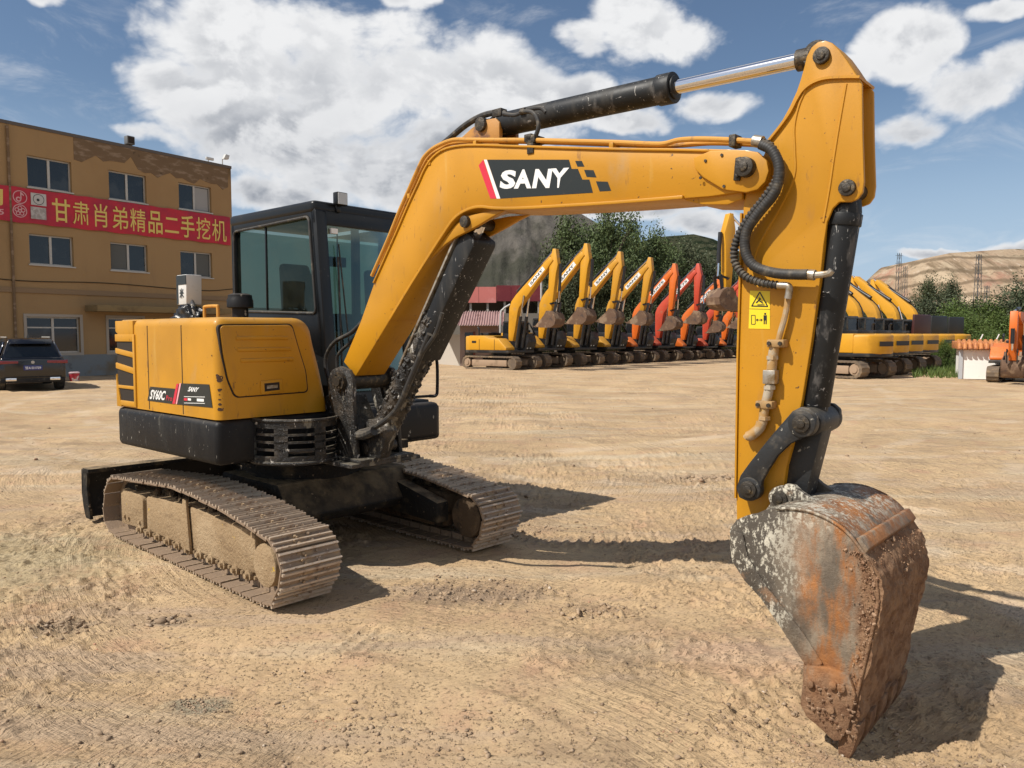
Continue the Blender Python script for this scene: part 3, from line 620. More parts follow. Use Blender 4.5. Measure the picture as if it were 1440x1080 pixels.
# hood-top fittings
g = G(); hx = [on_side(p, 447, -.55, O_EX, A_U)[0] for p in (231, 253)]
g.tube(smooth_path([(-.72, -.42, 1.70), (-.72, -.42, 1.80), (-.70, -.42, 1.815), (-.53, -.42, 1.815), (-.51, -.42, 1.80), (-.51, -.42, 1.70)], 4), .013, 10); g.build('grab_handle', 'pipe', hood)
g = G(); g.tube([(-.98, -.38, 1.70), (-.98, -.38, 1.80), (-1.02, -.38, 1.87)], .022, 12); g.build('exhaust_stub', 'fitting', hood)
xq, zq = on_side(338, 440, -.28, O_EX, A_U)
g = G(); g.cyl((xq, -.28, 1.69), (xq, -.28, 1.80), .06, 20); g.tube([(xq, -.28, 1.80), (xq, -.28, 1.805), (xq, -.28, 1.86), (xq, -.28, 1.875), (xq, -.28, 1.90), (xq, -.28, 1.912)], [.088, .098, .098, .09, .088, .06], 28)
g.build('air_precleaner', 'black', EX)
# front right guard basket (slotted, bowed)
g = G(); cx_, cy_ = .40, -.40; bx = lambda a, r_=1: (cx_ + .36 * r_ * math.cos(a) + .02, cy_ + .30 * r_ * math.sin(a))
def ring(z, w_, r0=1.0):
    pts = [bx(R(a), r0) for a in range(-88, 89, 8)]
    g.tube([(p[0], p[1], z) for p in pts], w_, 8)
N = 22; angs = [R(-88 + 176 * k / N) for k in range(N + 1)]
def band(z0, z1, a0=0, a1=N):
    for k in range(a0, a1):
        p, q = bx(angs[k]), bx(angs[k + 1]); p2, q2 = bx(angs[k], .96), bx(angs[k + 1], .96)
        g.add([(p[0], p[1], z0), (q[0], q[1], z0), (q[0], q[1], z1), (p[0], p[1], z1), (p2[0], p2[1], z0), (q2[0], q2[1], z0), (q2[0], q2[1], z1), (p2[0], p2[1], z1)],
              [(0, 1, 2, 3), (7, 6, 5, 4), (3, 2, 6, 7), (0, 4, 5, 1)])
for z0, z1 in [(.755, .80), (.835, .85), (.885, .90), (.935, .95), (.985, 1.03)]: band(z0, z1)
for k in (0, 4, 5, 10, 11, 16, 17, N - 1): band(.80, .985, k, k + 1)
ring(1.035, .012); ring(.755, .012)
g.prism([bx(a) for a in angs], .74, .76, 'z')
g.build('guard_basket', 'greased', EX)
# boom foot mount
yM = -.205
ear = S(yM, [(470, 646), (474, 600), (462, 560), (460, 535), (466, 520), (478, 515), (490, 520), (496, 535), (496, 570), (502, 646)])
g = G(); g.prism(ear, yM, yM + .035); g.prism([(x, z) for x, z in ear], .165, .20)
px_, pz_ = on_side(480, 536, yM, O_EX, A_U)
PIV = (px_, pz_)
g.prism([(.30, .76), (.42, 1.16), (.60, 1.17), (.80, .84), (.78, .76)], -.11, .12)
g.prism(S(-.12, [(500, 645), (506, 610), (516, 590), (536, 588), (545, 606), (534, 645)]), -.12, -.03)
mo = g.build('boom_mount', 'greased', EX, .01)
g = G(); g.ycyl(px_, pz_, yM - .03, .23, .062, 24); g.ycyl(px_, pz_, yM - .045, yM - .03, .035, 16)
for k in range(4): g.ycyl(px_ + .045 * math.cos(k * 1.57 + .5), pz_ + .045 * math.sin(k * 1.57 + .5), yM - .04, yM - .03, .009, 6)
g.build('pivot_pin', 'pin', mo)
g = G(); g.box(.15, .98, -.30, .30, .715, .742); g.box(.60, .99, -.235, .235, .742, .765); g.build('mount_base', 'greased', mo, .004)

# --- boom
YB0, YB1 = -.14, .11
top_ = [(483, 509), (507, 452), (526, 398), (559, 324), (575, 287), (589, 257), (597, 239), (606, 225), (618, 214), (635, 207), (667, 204), (735, 206), (860, 209.5), (960, 211), (1040, 213), (1060, 214)]
nose = [(1070, 218), (1078, 228), (1080, 241), (1076, 255), (1066, 264), (1052, 269), (1040, 270)]
bot_ = [(1000, 276), (962, 279), (860, 287), (742, 294), (700, 294.5), (672, 292), (656, 297), (640, 309), (624, 331), (597, 373), (575, 408), (548, 450), (500, 529)]
bs = S(YB0, top_ + nose + bot_)
g = G(); g.prism(bs, YB0, YB1); boom = g.build('boom', 'yellow_arm', EX, .006)
g = G()
lowline = S(YB0, [(962, 277.5), (860, 285.5), (742, 292.5), (700, 293), (676, 291), (658, 295.5), (641, 307), (625, 329), (598, 371), (576, 406), (550, 449)])
lowline = [(p.x, p.z) for p in smooth_path([(a, 0, b_) for a, b_ in lowline], 4)]
g.strip(lowline, .016, YB0 - .016, YB1 + .016)
upl = S(YB0, top_[2:-1]); upl = [(p.x, p.z) for p in smooth_path([(a, 0, b_) for a, b_ in upl], 4)]
g.strip(upl, .012, YB0 - .010, YB1 + .010)
g.build('flange_plate', 'yellow_arm', boom, .003)
# cylinder lugs under the bend
lug = S(YB0, [(598, 371), (611, 353), (624, 334), (640, 315), (655, 303), (680, 298), (708, 295.5), (692, 304), (674, 315), (656, 325), (640, 333), (624, 344), (610, 358)])
g = G(); g.prism(lug, YB0 + .006, YB0 + .034); g.prism(lug, YB1 - .034, YB1 - .006); g.build('cylinder_lug', 'yellow_arm', boom, .005)
PC = on_side(655, 312, YB0, O_EX, A_U)
g = G(); g.ycyl(PC[0], PC[1], YB0 - .02, YB1 + .02, .034, 20); g.build('lug_pin', 'pin', boom, .004)
# forked boom nose cheek with bolted pin keeper
g = G(); g.prism(S(YB0 - .01, [(976, 222), (1000, 212), (1048, 211), (1066, 214), (1079, 226), (1082, 241), (1077, 256), (1066, 267), (1050, 271), (1018, 267), (990, 250), (978, 238)]), YB0 - .018, YB0 + .01)
g.prism(S(YB0, [(940, 268), (1041, 258), (1041, 279), (1020, 287), (985, 287), (962, 282)]), YB0 + .02, YB1 - .02)
g.build('nose_cheek', 'yellow_arm', boom, .006)
PB = on_side(1053, 237, YB0, O_EX, A_U)
g = G(); g.ycyl(PB[0], PB[1], YB0 - .055, YB1 + .04, .042, 24); g.ycyl(PB[0], PB[1], YB0 - .062, YB0 - .055, .020, 14); g.prism(S(YB0 - .03, [(1034, 222), (1042, 220), (1040, 254), (1031, 254)]), YB0 - .032, YB0 - .018)
for px, py in ((1037, 226), (1036, 247)): x, z = on_side(px, py, YB0 - .04, O_EX, A_U); g.ycyl(x, z, YB0 - .045, YB0 - .03, .010, 6)
g.build('boom_pin', 'pin', boom, .004)
g = G()
for px, py in ((985, 250), (992, 226), (1015, 218), (1018, 262)):
    x, z = on_side(px, py, YB0 - .02, O_EX, A_U); g.cut().ycyl(x, z, YB0 - .023, YB0 - .017, .007, 6)
g.build('cheek_bolt', 'pin', boom)
g = G()
for px, py in ((860, 204), (668, 201), (604, 228), (575, 275)):
    x, z = on_side(px, py, yD if False else YB0, O_EX, A_U); g.cut().box(x - .012, x + .012, YB0 - .006, YB0 + .06, z - .018, z + .012)
g.build('pipe_bracket', 'yellow_arm', boom, .002)
# decal
z4 = lambda X_, Y_: (560 + X_ / 4, 130 + Y_ / 4)
yD = YB0 - .0012
g = G(); g.prism(S(yD, [z4(*p) for p in [(500, 378), (960, 378), (975, 430), (1010, 430), (1035, 490), (1075, 490), (1095, 564), (575, 597)]]), yD, yD + .001)
for q in ([(995, 385), (1032, 385), (1047, 417), (1008, 417)], [(1045, 435), (1098, 437), (1115, 478), (1060, 475)], [(1112, 500), (1178, 502), (1197, 553), (1133, 557)]): g.prism(S(yD, [z4(*p) for p in q]), yD, yD + .001)
dec = g.build('boom_decal', 'blackvinyl', boom)
g = G(); g.prism(S(yD, [z4(*p) for p in [(452, 410), (478, 378), (552, 597), (518, 597)]]), yD, yD + .001, mi=0); g.prism(S(yD - .0004, [z4(*p) for p in [(482, 378), (498, 378), (574, 597), (554, 597)]]), yD - .0004, yD + .001, mi=1)
q = [(568, 543), (700, 539), (712, 437), (580, 437)]; xs = [568, 662, 752, 852]; 
for ch, (a, b_, c_, d_) in zip('SANY', [((568, 543), (655, 541), (668, 436), (582, 437)), ((650, 541), (748, 539), (738, 432), (672, 434)), ((752, 539), (850, 537), (868, 429), (772, 431)), ((880, 537), (918, 536), (962, 423), (858, 428))]):
    text_on(g, ch, [(*[(S(yD - .0012, [z4(*pp)])[0])][0][:1], yD - .0012, S(yD - .0012, [z4(*pp)])[0][1]) for pp in (a, b_, c_, d_)], .045, 0, 1)
g.build('boom_lettering', ['red', 'white'], boom)
# oil pipes along the boom
g = G()
def path3(y, pts, k=5): return smooth_path([(p[0], y, p[1]) for p in S(y, pts)], k)
yP = YB0 + .012
g.tube(path3(yP, [(523, 388), (545, 338), (562, 296), (577, 262), (590, 233), (598, 219), (612, 207), (636, 197), (660, 196.5), (700, 197), (742, 197), (800, 198.5), (860, 200), (915, 202.5), (935, 202), (955, 197), (985, 195.5), (1030, 197), (1062, 199)]), .0125, 10)
g.tube(path3(yP + .04, [(535, 372), (556, 322), (575, 278), (592, 240), (604, 220), (620, 209), (640, 201), (700, 199), (800, 201), (930, 205), (1000, 201), (1062, 203)]), .012, 10)
g.build('oil_pipe', 'pipe', boom)
g = G()
x, z = on_side(748, 197, yP, O_EX, A_U); g.box(x - .02, x + .025, YB0 - .008, YB0 + .07, z - .075, z + .018); g.box(x - .028, x + .035, YB0 - .010, YB0 + .08, z - .018, z + .022)
x, z = on_side(1032, 197, yP, O_EX, A_U); g.cut().box(x - .016, x + .016, YB0 - .008, YB0 + .06, z - .03, z + .022); g.build('pipe_clamp', 'pin', boom, .004)
# arm cylinder bracket on top
PA = S(-.02, [(690, 179)])[0]
g = G()
br = S(-.09, [(640, 204), (650, 193), (664, 180), (680, 169), (697, 166), (703, 172), (703, 204)])
g.prism(br, -.095, -.065); g.prism(br, .045, .075); g.build('cylinder_bracket', mat('rusty_bracket', (.42, .19, .03), .55, 0, [((.16, .07, .03), 9, .5, .65)], (50, .3, .004)), boom, .006)
g = G(); g.ycyl(PA[0], PA[1], -.115, .095, .04, 20); g.build('bracket_pin', 'pin', boom, .003)
# arm cylinder
PE = S(-.02, [(1152, 79)])[0]; dv = (Vector(PE) - Vector(PA)); L_ = dv.length; dv.normalize()
def al(s_, y=-.02): return (PA[0] + dv.x * s_, y, PA[1] + dv.y * s_)
g = G(); Lb = (Vector(S(-.02, [(948, 131)])[0]) - Vector(PA)).length
g.tube([al(-.03), al(.0)], .05, 24); g.tube([al(.03), al(.06), al(Lb - .08)], [.055, .066, .066], 32); g.tube([al(Lb - .08), al(Lb)], .073, 32); g.tube([al(Lb), al(Lb + .012)], .055, 24)
ac = g.build('arm_cylinder', 'cyl', EX, .003)
g = G(); g.tube([al(Lb - .1), al(L_ - .03)], .033, 32); g.build('cylinder_rod', 'chrome', ac)
g = G(); g.tube([al(L_ - .09), al(L_ - .03)], .045, 20); g.ycyl(PE[0], PE[1], -.06, .02, .055, 20); g.build('rod_eye', 'pin', ac)
g = G(); hv = lambda pts, y, r_: g.tube(path3(y, pts), r_, 10)
hv([(592, 236), (610, 214), (632, 195), (655, 176), (678, 163), (700, 158), (712, 161)], -.06, .018); hv([(708, 160), (725, 162), (740, 155), (760, 152), (768, 158)], -.08, .012); hv([(732, 157), (748, 158), (756, 168), (757, 180), (752, 195)], -.13, .012)
hv([(745, 152), (757, 153), (767, 156)], -.05, .010)
g.build('cylinder_hose', 'rubber', ac)
g = G(); x, z = on_side(703, 160, -.06, O_EX, A_U); g.box(x - .04, x + .03, -.085, -.03, z - .02, z + .025); x, z = on_side(735, 157, -.09, O_EX, A_U); g.cut().box(x - .02, x + .02, -.10, -.06, z - .015, z + .02)
x, z = on_side(744, 192, -.13, O_EX, A_U); g.cut().box(x - .02, x + .03, -.15, -.10, z - .03, z + .01); g.build('hose_fitting', 'pin', ac, .004)
# boom cylinder with guard
P0 = S(-.02, [(530, 628)])[0]; P1 = PC; dv = (Vector(P1) - Vector(P0)); L_ = dv.length; dv.normalize(); nv = Vector((-dv.y, dv.x))
def bl_(s_, o_=0, y=-.02): return (P0[0] + dv.x * s_ + nv.x * o_, y, P0[1] + dv.y * s_ + nv.y * o_)
g = G(); g.tube([bl_(0), bl_(.06)], .045, 20); g.tube([bl_(.05), bl_(.09), bl_(L_ * .62)], [.06, .088, .088], 28); g.tube([bl_(L_ * .62), bl_(L_ * .62 + .07)], .078, 28)
bc = g.build('boom_cylinder', 'greased', EX, .003)
g = G(); g.tube([bl_(L_ * .6), bl_(L_)], .038, 28); g.build('cylinder_rod', 'chrome', bc)
g = G(); a0, a1 = .46 * L_, .965 * L_
g.prism([(bl_(s_, o_)[0], bl_(s_, o_)[2]) for s_, o_ in [(a0, -.095), (a1 - .03, -.10), (a1, -.085), (a1, .035), (a0 + .3, .02), (a0, -.02)]], -.105, .085); g.build('rod_guard', 'cyl', bc, .012)
g = G(); g.prism([(bl_(s_, o_)[0], bl_(s_, o_)[2]) for s_, o_ in [(a0 - .12, .03), (a1, .045), (a1, .060), (a0 - .12, .045)]], -.115, -.045); g.build('guard_edge', 'fitting', bc, .002)
g = G(); g.ycyl(P0[0], P0[1], -.13, .13, .04, 18); g.build('foot_pin', 'pin', bc)
g = G(); rr = random.Random(5)
for q_ in range(300):
    s_ = rr.uniform(.08, .62) * L_; a = rr.uniform(0, 6.28); s2 = rr.uniform(.005, .018); c_ = bl_(s_, .09 * math.cos(a), -.02 + .09 * math.sin(a)); e_ = bl_(s_ + s2 * 2.2, .088 * math.cos(a), -.02 + .088 * math.sin(a))
    g.tube([c_, ((c_[0] + e_[0]) / 2, (c_[1] + e_[1]) / 2, (c_[2] + e_[2]) / 2), e_], [s2 * .4, s2, s2 * .3], 6)
g.build('caked_grease', 'greased', bc)['kind'] = 'stuff'
# hoses at the boom foot
g = G()
g.tube(path3(-.17, [(505, 608), (520, 604), (540, 593), (556, 578), (566, 560), (585, 515), (604, 470)]), .019, 10)
g.tube(path3(-.19, [(503, 612), (512, 612), (526, 606)]), .03, 10)
g.tube(path3(.0, [(512, 450), (494, 468), (472, 480), (459, 500), (459, 522), (466, 538)]), .015, 10); g.tube(path3(.03, [(510, 463), (490, 484), (475, 500), (474, 520)]), .012, 10)
g.tube(path3(-.17, [(556, 578), (575, 540), (592, 500), (612, 470), (622, 440)]), .013, 8)
g.build('boom_hose', 'rubber', EX)
# --- stick (dipper arm)
YS0, YS1 = -.105, .060
st = [(1131, 92), (1134, 79), (1141, 66), (1150, 58.5), (1160, 56.5), (1170, 60), (1180, 70), (1191, 85), (1205, 106), (1212, 117), (1213, 190), (1215, 255), (1213, 270), (1206, 280), (1196, 284), (1180, 284), (1171, 293), (1163, 312), (1158, 345), (1153, 395), (1141, 480), (1128, 562),
      (1118, 610), (1106, 655), (1100, 700), (1092, 745), (1082, 768), (1062, 778), (1042, 768), (1036, 745), (1035, 700), (1037, 600), (1039, 500), (1042, 400), (1045, 290), (1050, 262), (1062, 238), (1074, 217), (1084, 195), (1098, 172), (1110, 150), (1120, 128), (1126, 110)]
stp = S(YS0, st); core = S(YS0, st[:9] + [(1188, 120), (1181, 170), (1173, 220), (1166, 268), (1159, 312)] + st[18:])
g = G(); g.prism(core, YS0 + .002, YS1 - .002); g.prism(stp, YS0, YS0 + .02); g.prism(stp, YS1 - .02, YS1); stick = g.build('stick', 'yellow_arm', EX, .006)
g = G()
fl = S(YS0, [(1082, 198), (1098, 178), (1112, 158), (1122, 139), (1131, 126), (1145, 116), (1163, 110.5), (1190, 109), (1210, 109)]); fl = [(p.x, p.z) for p in smooth_path([(a, 0, b_) for a, b_ in fl], 4)]
g.strip(fl, .010, YS0 - .013, YS1 + .013)
g.strip(S(YS0, [(1043, 300), (1041, 400), (1038, 500), (1036.5, 600), (1035, 700)]), .008, YS0 - .009, YS1 + .009)
for w in ([(1190, 118), (1181, 170), (1173, 220), (1166, 268), (1158, 312)], [(1133, 126), (1123, 150), (1117, 180), (1118, 215), (1117, 248), (1098, 290), (1078, 325), (1064, 352), (1059, 375)]):
    ws = smooth_path([(p[0], YS0, p[1]) for p in S(YS0, w)], 6); g.tube(ws, .006, 6)
g.build('weld_edge', 'yellow_arm', stick, .0)
g = G()
for (px, py, r_) in [(1155, 78, .034), (1191, 264, .033)]:
    x, z = on_side(px, py, YS0 - .01, O_EX, A_U); g.cut().ycyl(x, z, YS0 - .018, YS1 + .018, r_, 22); g.ycyl(x, z, YS0 - .024, YS0 - .018, r_ * .55, 14)
g.build('stick_pin', 'pin', stick, .004)
# safety label
z6 = lambda X_, Y_: (980 + X_ / 3, 380 + Y_ / 3); yD = YS0 - .0015
g = G(); g.prism(S(yD, [z6(*p) for p in [(224, 86), (308, 88), (308, 248), (218, 246)]]), yD, yD + .0012); lab = g.build('safety_label', 'stickyellow', stick)
g = G(); yE = yD - .0006
def bar(a, b_, w_):
    p, q = Vector(a), Vector(b_); n = (q - p).normalized(); n = Vector((-n.y, n.x)) * w_ / 2; g.prism(S(yE, [z6(*(p + n)), z6(*(q + n)), z6(*(q - n)), z6(*(p - n))]), yE, yE + .0005)
for a, b_ in (((232, 150), (265, 92)), ((265, 92), (298, 152)), ((230, 151), (300, 153))): bar(a, b_, 5)
bar((222, 163), (308, 165), 2); bar((250, 138), (268, 120), 6); bar((262, 128), (280, 140), 5); bar((255, 146), (285, 146), 4); bar((262, 116), (270, 124), 5)
for a, b_ in (((230, 190), (246, 190)), ((246, 190), (246, 228)), ((246, 228), (230, 228)), ((230, 228), (230, 190))): bar(a, b_, 3)
bar((250, 210), (276, 210), 3); bar((250, 210), (257, 205), 3); bar((250, 210), (257, 215), 3); bar((276, 210), (269, 205), 3); bar((276, 210), (269, 215), 3)
bar((288, 190), (288, 212), 14); bar((284, 210), (284, 228), 5); bar((292, 210), (292, 228), 5); bar((288, 180), (288, 188), 8)
g.build('label_marks', 'blackvinyl', lab)
# hoses and steel tube on the stick
def corrugated(y, pts, r_, amp, wl):
    p = path3(y, pts, 3); d = [0]
    for i in range(1, len(p)): d.append(d[-1] + (p[i] - p[i - 1]).length)
    n = int(d[-1] / wl * 4); out = []; rs = []; j = 0
    for k in range(n + 1):
        s_ = d[-1] * k / n
        while j < len(d) - 2 and d[j + 1] < s_: j += 1
        out.append(p[j].lerp(p[j + 1], (s_ - d[j]) / max(1e-6, d[j + 1] - d[j]))); rs.append(r_ + (amp if k % 4 < 2 else 0))
    g.tube(out, rs, 14)
yH = YS0 - .05
g = G(); corrugated(yH, [(1068, 199), (1082, 204), (1092, 220), (1094, 246), (1077, 276), (1052, 307), (1035, 340), (1033, 367), (1046, 387), (1068, 397), (1094, 401)], .0145, .004, .018); ho = g.build('corrugated_hose', 'rubber', stick)
g = G(); corrugated(yH - .015, [(1070, 203), (1086, 212), (1096, 236), (1090, 270), (1068, 298), (1050, 325), (1048, 352), (1060, 374), (1090, 384), (1120, 386), (1136, 386)], .0215, .0006, .012); g.build('pressure_hose', 'rubber', stick)
g = G()
g.tube(path3(yH, [(1060, 198), (1072, 200)]), .026, 12); g.cut().tube(path3(yH, [(1092, 401), (1108, 402), (1110, 408), (1108, 420)]), .015, 12); g.cut().tube(path3(yH - .01, [(1134, 386), (1146, 387)]), .022, 12); g.tube(path3(yH - .01, [(1146, 387), (1164, 385), (1170, 380)]), .014, 10); g.build('hose_fitting', 'fitting', stick)
g = G(); yT = YS0 - .03
g.tube(path3(yT, [(1108, 418), (1105, 440), (1098, 466), (1093, 484)]), .0125, 10); g.tube(path3(yT, [(1090, 484), (1087, 500), (1085, 520)]), .021, 12); g.tube(path3(yT, [(1083, 540), (1079, 558), (1075, 575), (1073, 592), (1071, 598)]), .020, 12); g.tube(path3(yT, [(1071, 594), (1068, 602), (1058, 611), (1052, 614)]), .023, 12)
g.tube(path3(yT, [(1054, 611), (1049, 616)]), .017, 10)
for (px, py) in ((1086, 503), (1082, 545), (1075, 588)): x, z = on_side(px, py, yT, O_EX, A_U); g.tube([(x, yT, z - .008), (x, yT, z + .008)], .026, 6)
g.build('steel_line', mat('muddy_yellow_tube', (.40, .24, .09), .7, .1, [((.42, .36, .27), 12, .42, .6), ((.5, .3, .04), 7, .6, .7)], (60, .3, .004)), stick)
g = G(); x, z = on_side(1084, 530, yT, O_EX, A_U); g.box(x - .027, x + .027, yT - .025, yT + .025, z - .03, z + .03); g.build('line_valve', 'fitting', stick, .004)
g = G()
for (px, py) in ((1093, 483), (1077, 569)):
    x, z = on_side(px, py, yT, O_EX, A_U); g.cut().box(x - .038, x + .038, yT - .026, YS0 + .002, z - .017, z + .017)
cl_ = g.build('line_clamp', mat('muddy_clamp', (.36, .22, .09), .7, .1, [((.2, .13, .07), 15, .5, .65)], (60, .3, .004)), stick, .007)
g = G()
for (px, py) in ((1093, 483), (1077, 569)):
    x, z = on_side(px, py, yT, O_EX, A_U)
    for o_ in (-.024, .024): g.cut().ycyl(x + o_, z, yT - .036, yT - .02, .009, 6)
g.build('clamp_bolt', 'pin', cl_)
# bucket cylinder
Q0 = S(-.02, [(1194, 266)])[0]; Q1 = S(-.02, [(1141, 594)])[0]; dv = Vector(Q1) - Vector(Q0); L_ = dv.length; dv.normalize(); nv = Vector((-dv.y, dv.x))
def bk(s_, o_=0, y=-.02): return (Q0[0] + dv.x * s_ + nv.x * o_, y, Q0[1] + dv.y * s_ + nv.y * o_)
g = G(); g.tube([bk(.04), bk(.09), bk(.92 * L_)], [.055, .064, .064], 32); g.tube([bk(.0), bk(.06)], .042, 20); g.tube([bk(.10), bk(.15)], .070, 32); g.tube([bk(.915 * L_), bk(.955 * L_)], .058, 28); kc = g.build('bucket_cylinder', 'cyl', EX, .003)
g = G(); g.tube([bk(.95 * L_), bk(L_)], .045, 24); g.ycyl(Q1[0], Q1[1], -.065, .03, .06, 22); g.build('rod_eye', 'link', kc, .003)
g = G(); g.tube([bk(.14, -.07, -.05), bk(.5, -.08, -.05), bk(.86 * L_, -.07, -.05)], .011, 8); g.build('cylinder_pipe', 'cyl', kc)
# links
def link_pts(y):
    return S(y, [(1150, 594), (1149, 582), (1140, 574), (1128, 572), (1116, 578), (1104, 592), (1090, 608), (1072, 630), (1056, 650), (1043, 668), (1037, 686), (1041, 699), (1052, 704), (1064, 700), (1071, 690), (1073, 676), (1082, 660), (1095, 640), (1112, 624), (1136, 612), (1147, 604)])
LN = S(-.16, [(1130, 595)])[0]; LP = S(-.16, [(1056, 687)])[0]
for y0_ in (-.175, .105):
    lk = [(a, b_) for a, b_ in link_pts(-.16)]
    g = G(); g.prism(lk, y0_, y0_ + .032); g.ycyl(LN[0], LN[1], y0_ - .010, y0_ + .04, .058, 28); g.ycyl(LP[0], LP[1], y0_ - .008, y0_ + .04, .052, 28); lo = g.build('bucket_link', 'link', EX, .005)
    g = G()
    for p in (LN, LP): g.cut().ycyl(p[0], p[1], y0_ - .020, y0_ - .008, .037, 20); g.ycyl(p[0], p[1], y0_ - .027, y0_ - .018, .019, 14)
    g.build('link_pin', 'pin', lo, .003)
g = G(); g.ycyl(LN[0], LN[1], -.18, .15, .04, 20); g.ycyl(LP[0], LP[1], -.17, .14, .036, 20); g.build('cross_pin', 'pin', EX)
BP = S(-.08, [(1108, 697)])[0]
d_ = (Vector(BP) - Vector(LN)).normalized(); n_ = Vector((-d_.y, d_.x)); lw, lh = .042, .062
g = G(); g.prism([tuple(Vector(LN) + n_ * .055), tuple(Vector(BP) + n_ * .072), tuple(Vector(BP) + n_ * .02 + d_ * .05), tuple(Vector(BP) - n_ * .06 + d_ * .03), tuple(Vector(LN) - n_ * .05)], -.075, .045)
g.ycyl(LN[0], LN[1], -.12, .10, .062, 24); g.ycyl(BP[0], BP[1], -.08, .05, .055, 24); g.build('push_link', 'link', EX, .008)
# --- bucket
YK0, YK1 = -.345, .315
prof = [(1064, 722), (1093, 714.5), (1132, 716), (1163, 727), (1188, 743), (1208, 765), (1225, 792), (1235, 823), (1236, 850), (1230, 880), (1222, 915), (1213, 952), (1203, 995), (1193, 1035)]
pr = S(YK0, prof); prs = [(p.x, p.z) for p in smooth_path([(a, 0, b_) for a, b_ in pr], 10)]
cx_ = sum(p[0] for p in prs) / len(prs) - .12; cz_ = sum(p[1] for p in prs) / len(prs)
nY = 110; V = []; F = []; npz = len(prs)
for side_ in (0, 1):
    for i, (x, z) in enumerate(prs):
        a = Vector(prs[max(0, i - 1)]); b_ = Vector(prs[min(npz - 1, i + 1)]); d = (b_ - a).normalized(); n = Vector((d.y, -d.x)); 
        if n.dot(Vector((x - cx_, z - cz_))) < 0: n = -n
        fr_ = i / npz
        for j in range(nY + 1):
            y = YK0 + (YK1 - YK0) * j / nY
            off = 0
            if side_ == 0:
                mudf = min(1, max(0, (fr_ - .42) / .08))
                off = mudf * (.006 + .022 * max(0, mnoise.fractal(Vector((x * 8, y * 8, z * 8)), 1, 2, 6) * .6 + .25) + .007 * mnoise.noise(Vector((x * 45, y * 45, z * 45))))
            else: off = -.02
            V.append((x + n.x * off, y, z + n.y * off))
for i in range(npz - 1):
    for j in range(nY):
        a = i * (nY + 1) + j; F.append((a, a + 1, a + nY + 2, a + nY + 1)); b0 = npz * (nY + 1) + a; F.append((b0 + nY + 1, b0 + nY + 2, b0 + 1, b0))
o2 = npz * (nY + 1)
for i in range(npz - 1):
    for j in (0, nY):
        a = i * (nY + 1) + j; F.append((a, a + nY + 1, a + nY + 1 + o2, a + o2))
for j in range(nY):
    for i in (0, npz - 1):
        a = i * (nY + 1) + j; F.append((a, a + 1, a + 1 + o2, a + o2))
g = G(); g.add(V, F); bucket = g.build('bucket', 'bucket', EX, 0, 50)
cut = S(YK0, [(1190, 1033), (1174, 1030), (1140, 1004), (1127, 985), (1130, 932), (1100, 886), (1071, 843), (1048, 818), (1030, 790), (1026, 765), (1027, 742), (1036, 731), (1050, 725)])
ins = []
for i, (x, z) in enumerate(prs[::-1]): ins.append((x, z))
sp_poly = prs + cut
for y0_, y1_ in ((YK0 - .001, YK0 + .016), (YK1 - .016, YK1 + .001)):
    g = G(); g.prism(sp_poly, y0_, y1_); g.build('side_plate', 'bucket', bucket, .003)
    s = -1 if y0_ < 0 else 1; yy0 = y0_ - .010 if s < 0 else y1_; 
    g = G(); rim = S(YK0, [(1027, 745), (1030, 788), (1048, 816), (1071, 841), (1100, 884), (1131, 931), (1148, 944), (1158, 932), (1130, 888), (1098, 848), (1070, 810), (1052, 780), (1046, 750)])
    g.prism(rim, yy0, yy0 + .010)
    g.prism(S(YK0, [(1134, 934), (1168, 936), (1196, 948), (1206, 975), (1196, 1020), (1185, 1038), (1176, 1040), (1150, 1016), (1137, 1006), (1128, 988)]), yy0 - .012, yy0 + .012); rp = g.build('side_cutter', 'bucket', bucket, .006)
    g = G()
    for px, py in ((1143, 958), (1175, 960), (1187, 964), (1172, 994)):
        x, z = on_side(px, py, YK0, O_EX, A_U); ya, yb = (yy0 - .028, yy0 - .010) if s < 0 else (yy0 + .008, yy0 + .030); g.cut().ycyl(x, z, ya, yb, .016, 8)
    g.build('cutter_bolt', 'bucket', rp, .003)
# curved edge weld where side meets back
g = G()
for y in (YK0 - .004, YK1 + .004): g.tube([(p[0] - .004, y, p[1] - .003) for p in prs[10:-12]], .007, 6)
# wear bar across the back
x0, z0 = S(YK0, [(1207, 764)])[0]; x1, z1 = S(YK0, [(1222, 786)])[0]
mid = [Vector((x0, z0)), Vector((x1, z1))]; dd = (mid[1] - mid[0]).normalized(); nn = Vector((dd.y, -dd.x)); nn = nn if nn.x > 0 else -nn
g.prism([tuple(mid[0] - dd * .02 + nn * .004), tuple(mid[0] - dd * .012 + nn * .020), tuple(mid[0] + dd * .035 + nn * .02), tuple(mid[0] + dd * .045 + nn * .0)], YK0 - .004, YK1 + .004)
g.build('wear_bar', 'bucket', bucket, .003)
# ears on the bucket top
BL = S(-.14, [(1060, 745)])[0]
ear = S(-.15, [(1048, 735), (1074, 722), (1086, 704), (1094, 688), (1104, 681), (1116, 682), (1127, 692), (1142, 702), (1175, 722), (1150, 735), (1090, 745)])
for y0_ in (-.155, .085): g = G(); g.prism(ear, y0_, y0_ + .035); g.ycyl(BP[0], BP[1], y0_ - .01, y0_ + .045, .052, 24); e_ = g.build('bucket_ear', 'bucket', bucket, .005); g = G(); g.ycyl(BP[0], BP[1], y0_ - .022, y0_ - .008, .034, 18); g.ycyl(BP[0], BP[1], y0_ - .028, y0_ - .02, .017, 12); g.build('ear_pin', 'pin', e_, .003)
g = G(); g.ycyl(BP[0], BP[1], -.15, .12, .034, 18); g.ycyl(BL[0], BL[1], -.17, .13, .05, 18); g.build('hinge_pin', 'pin', bucket)
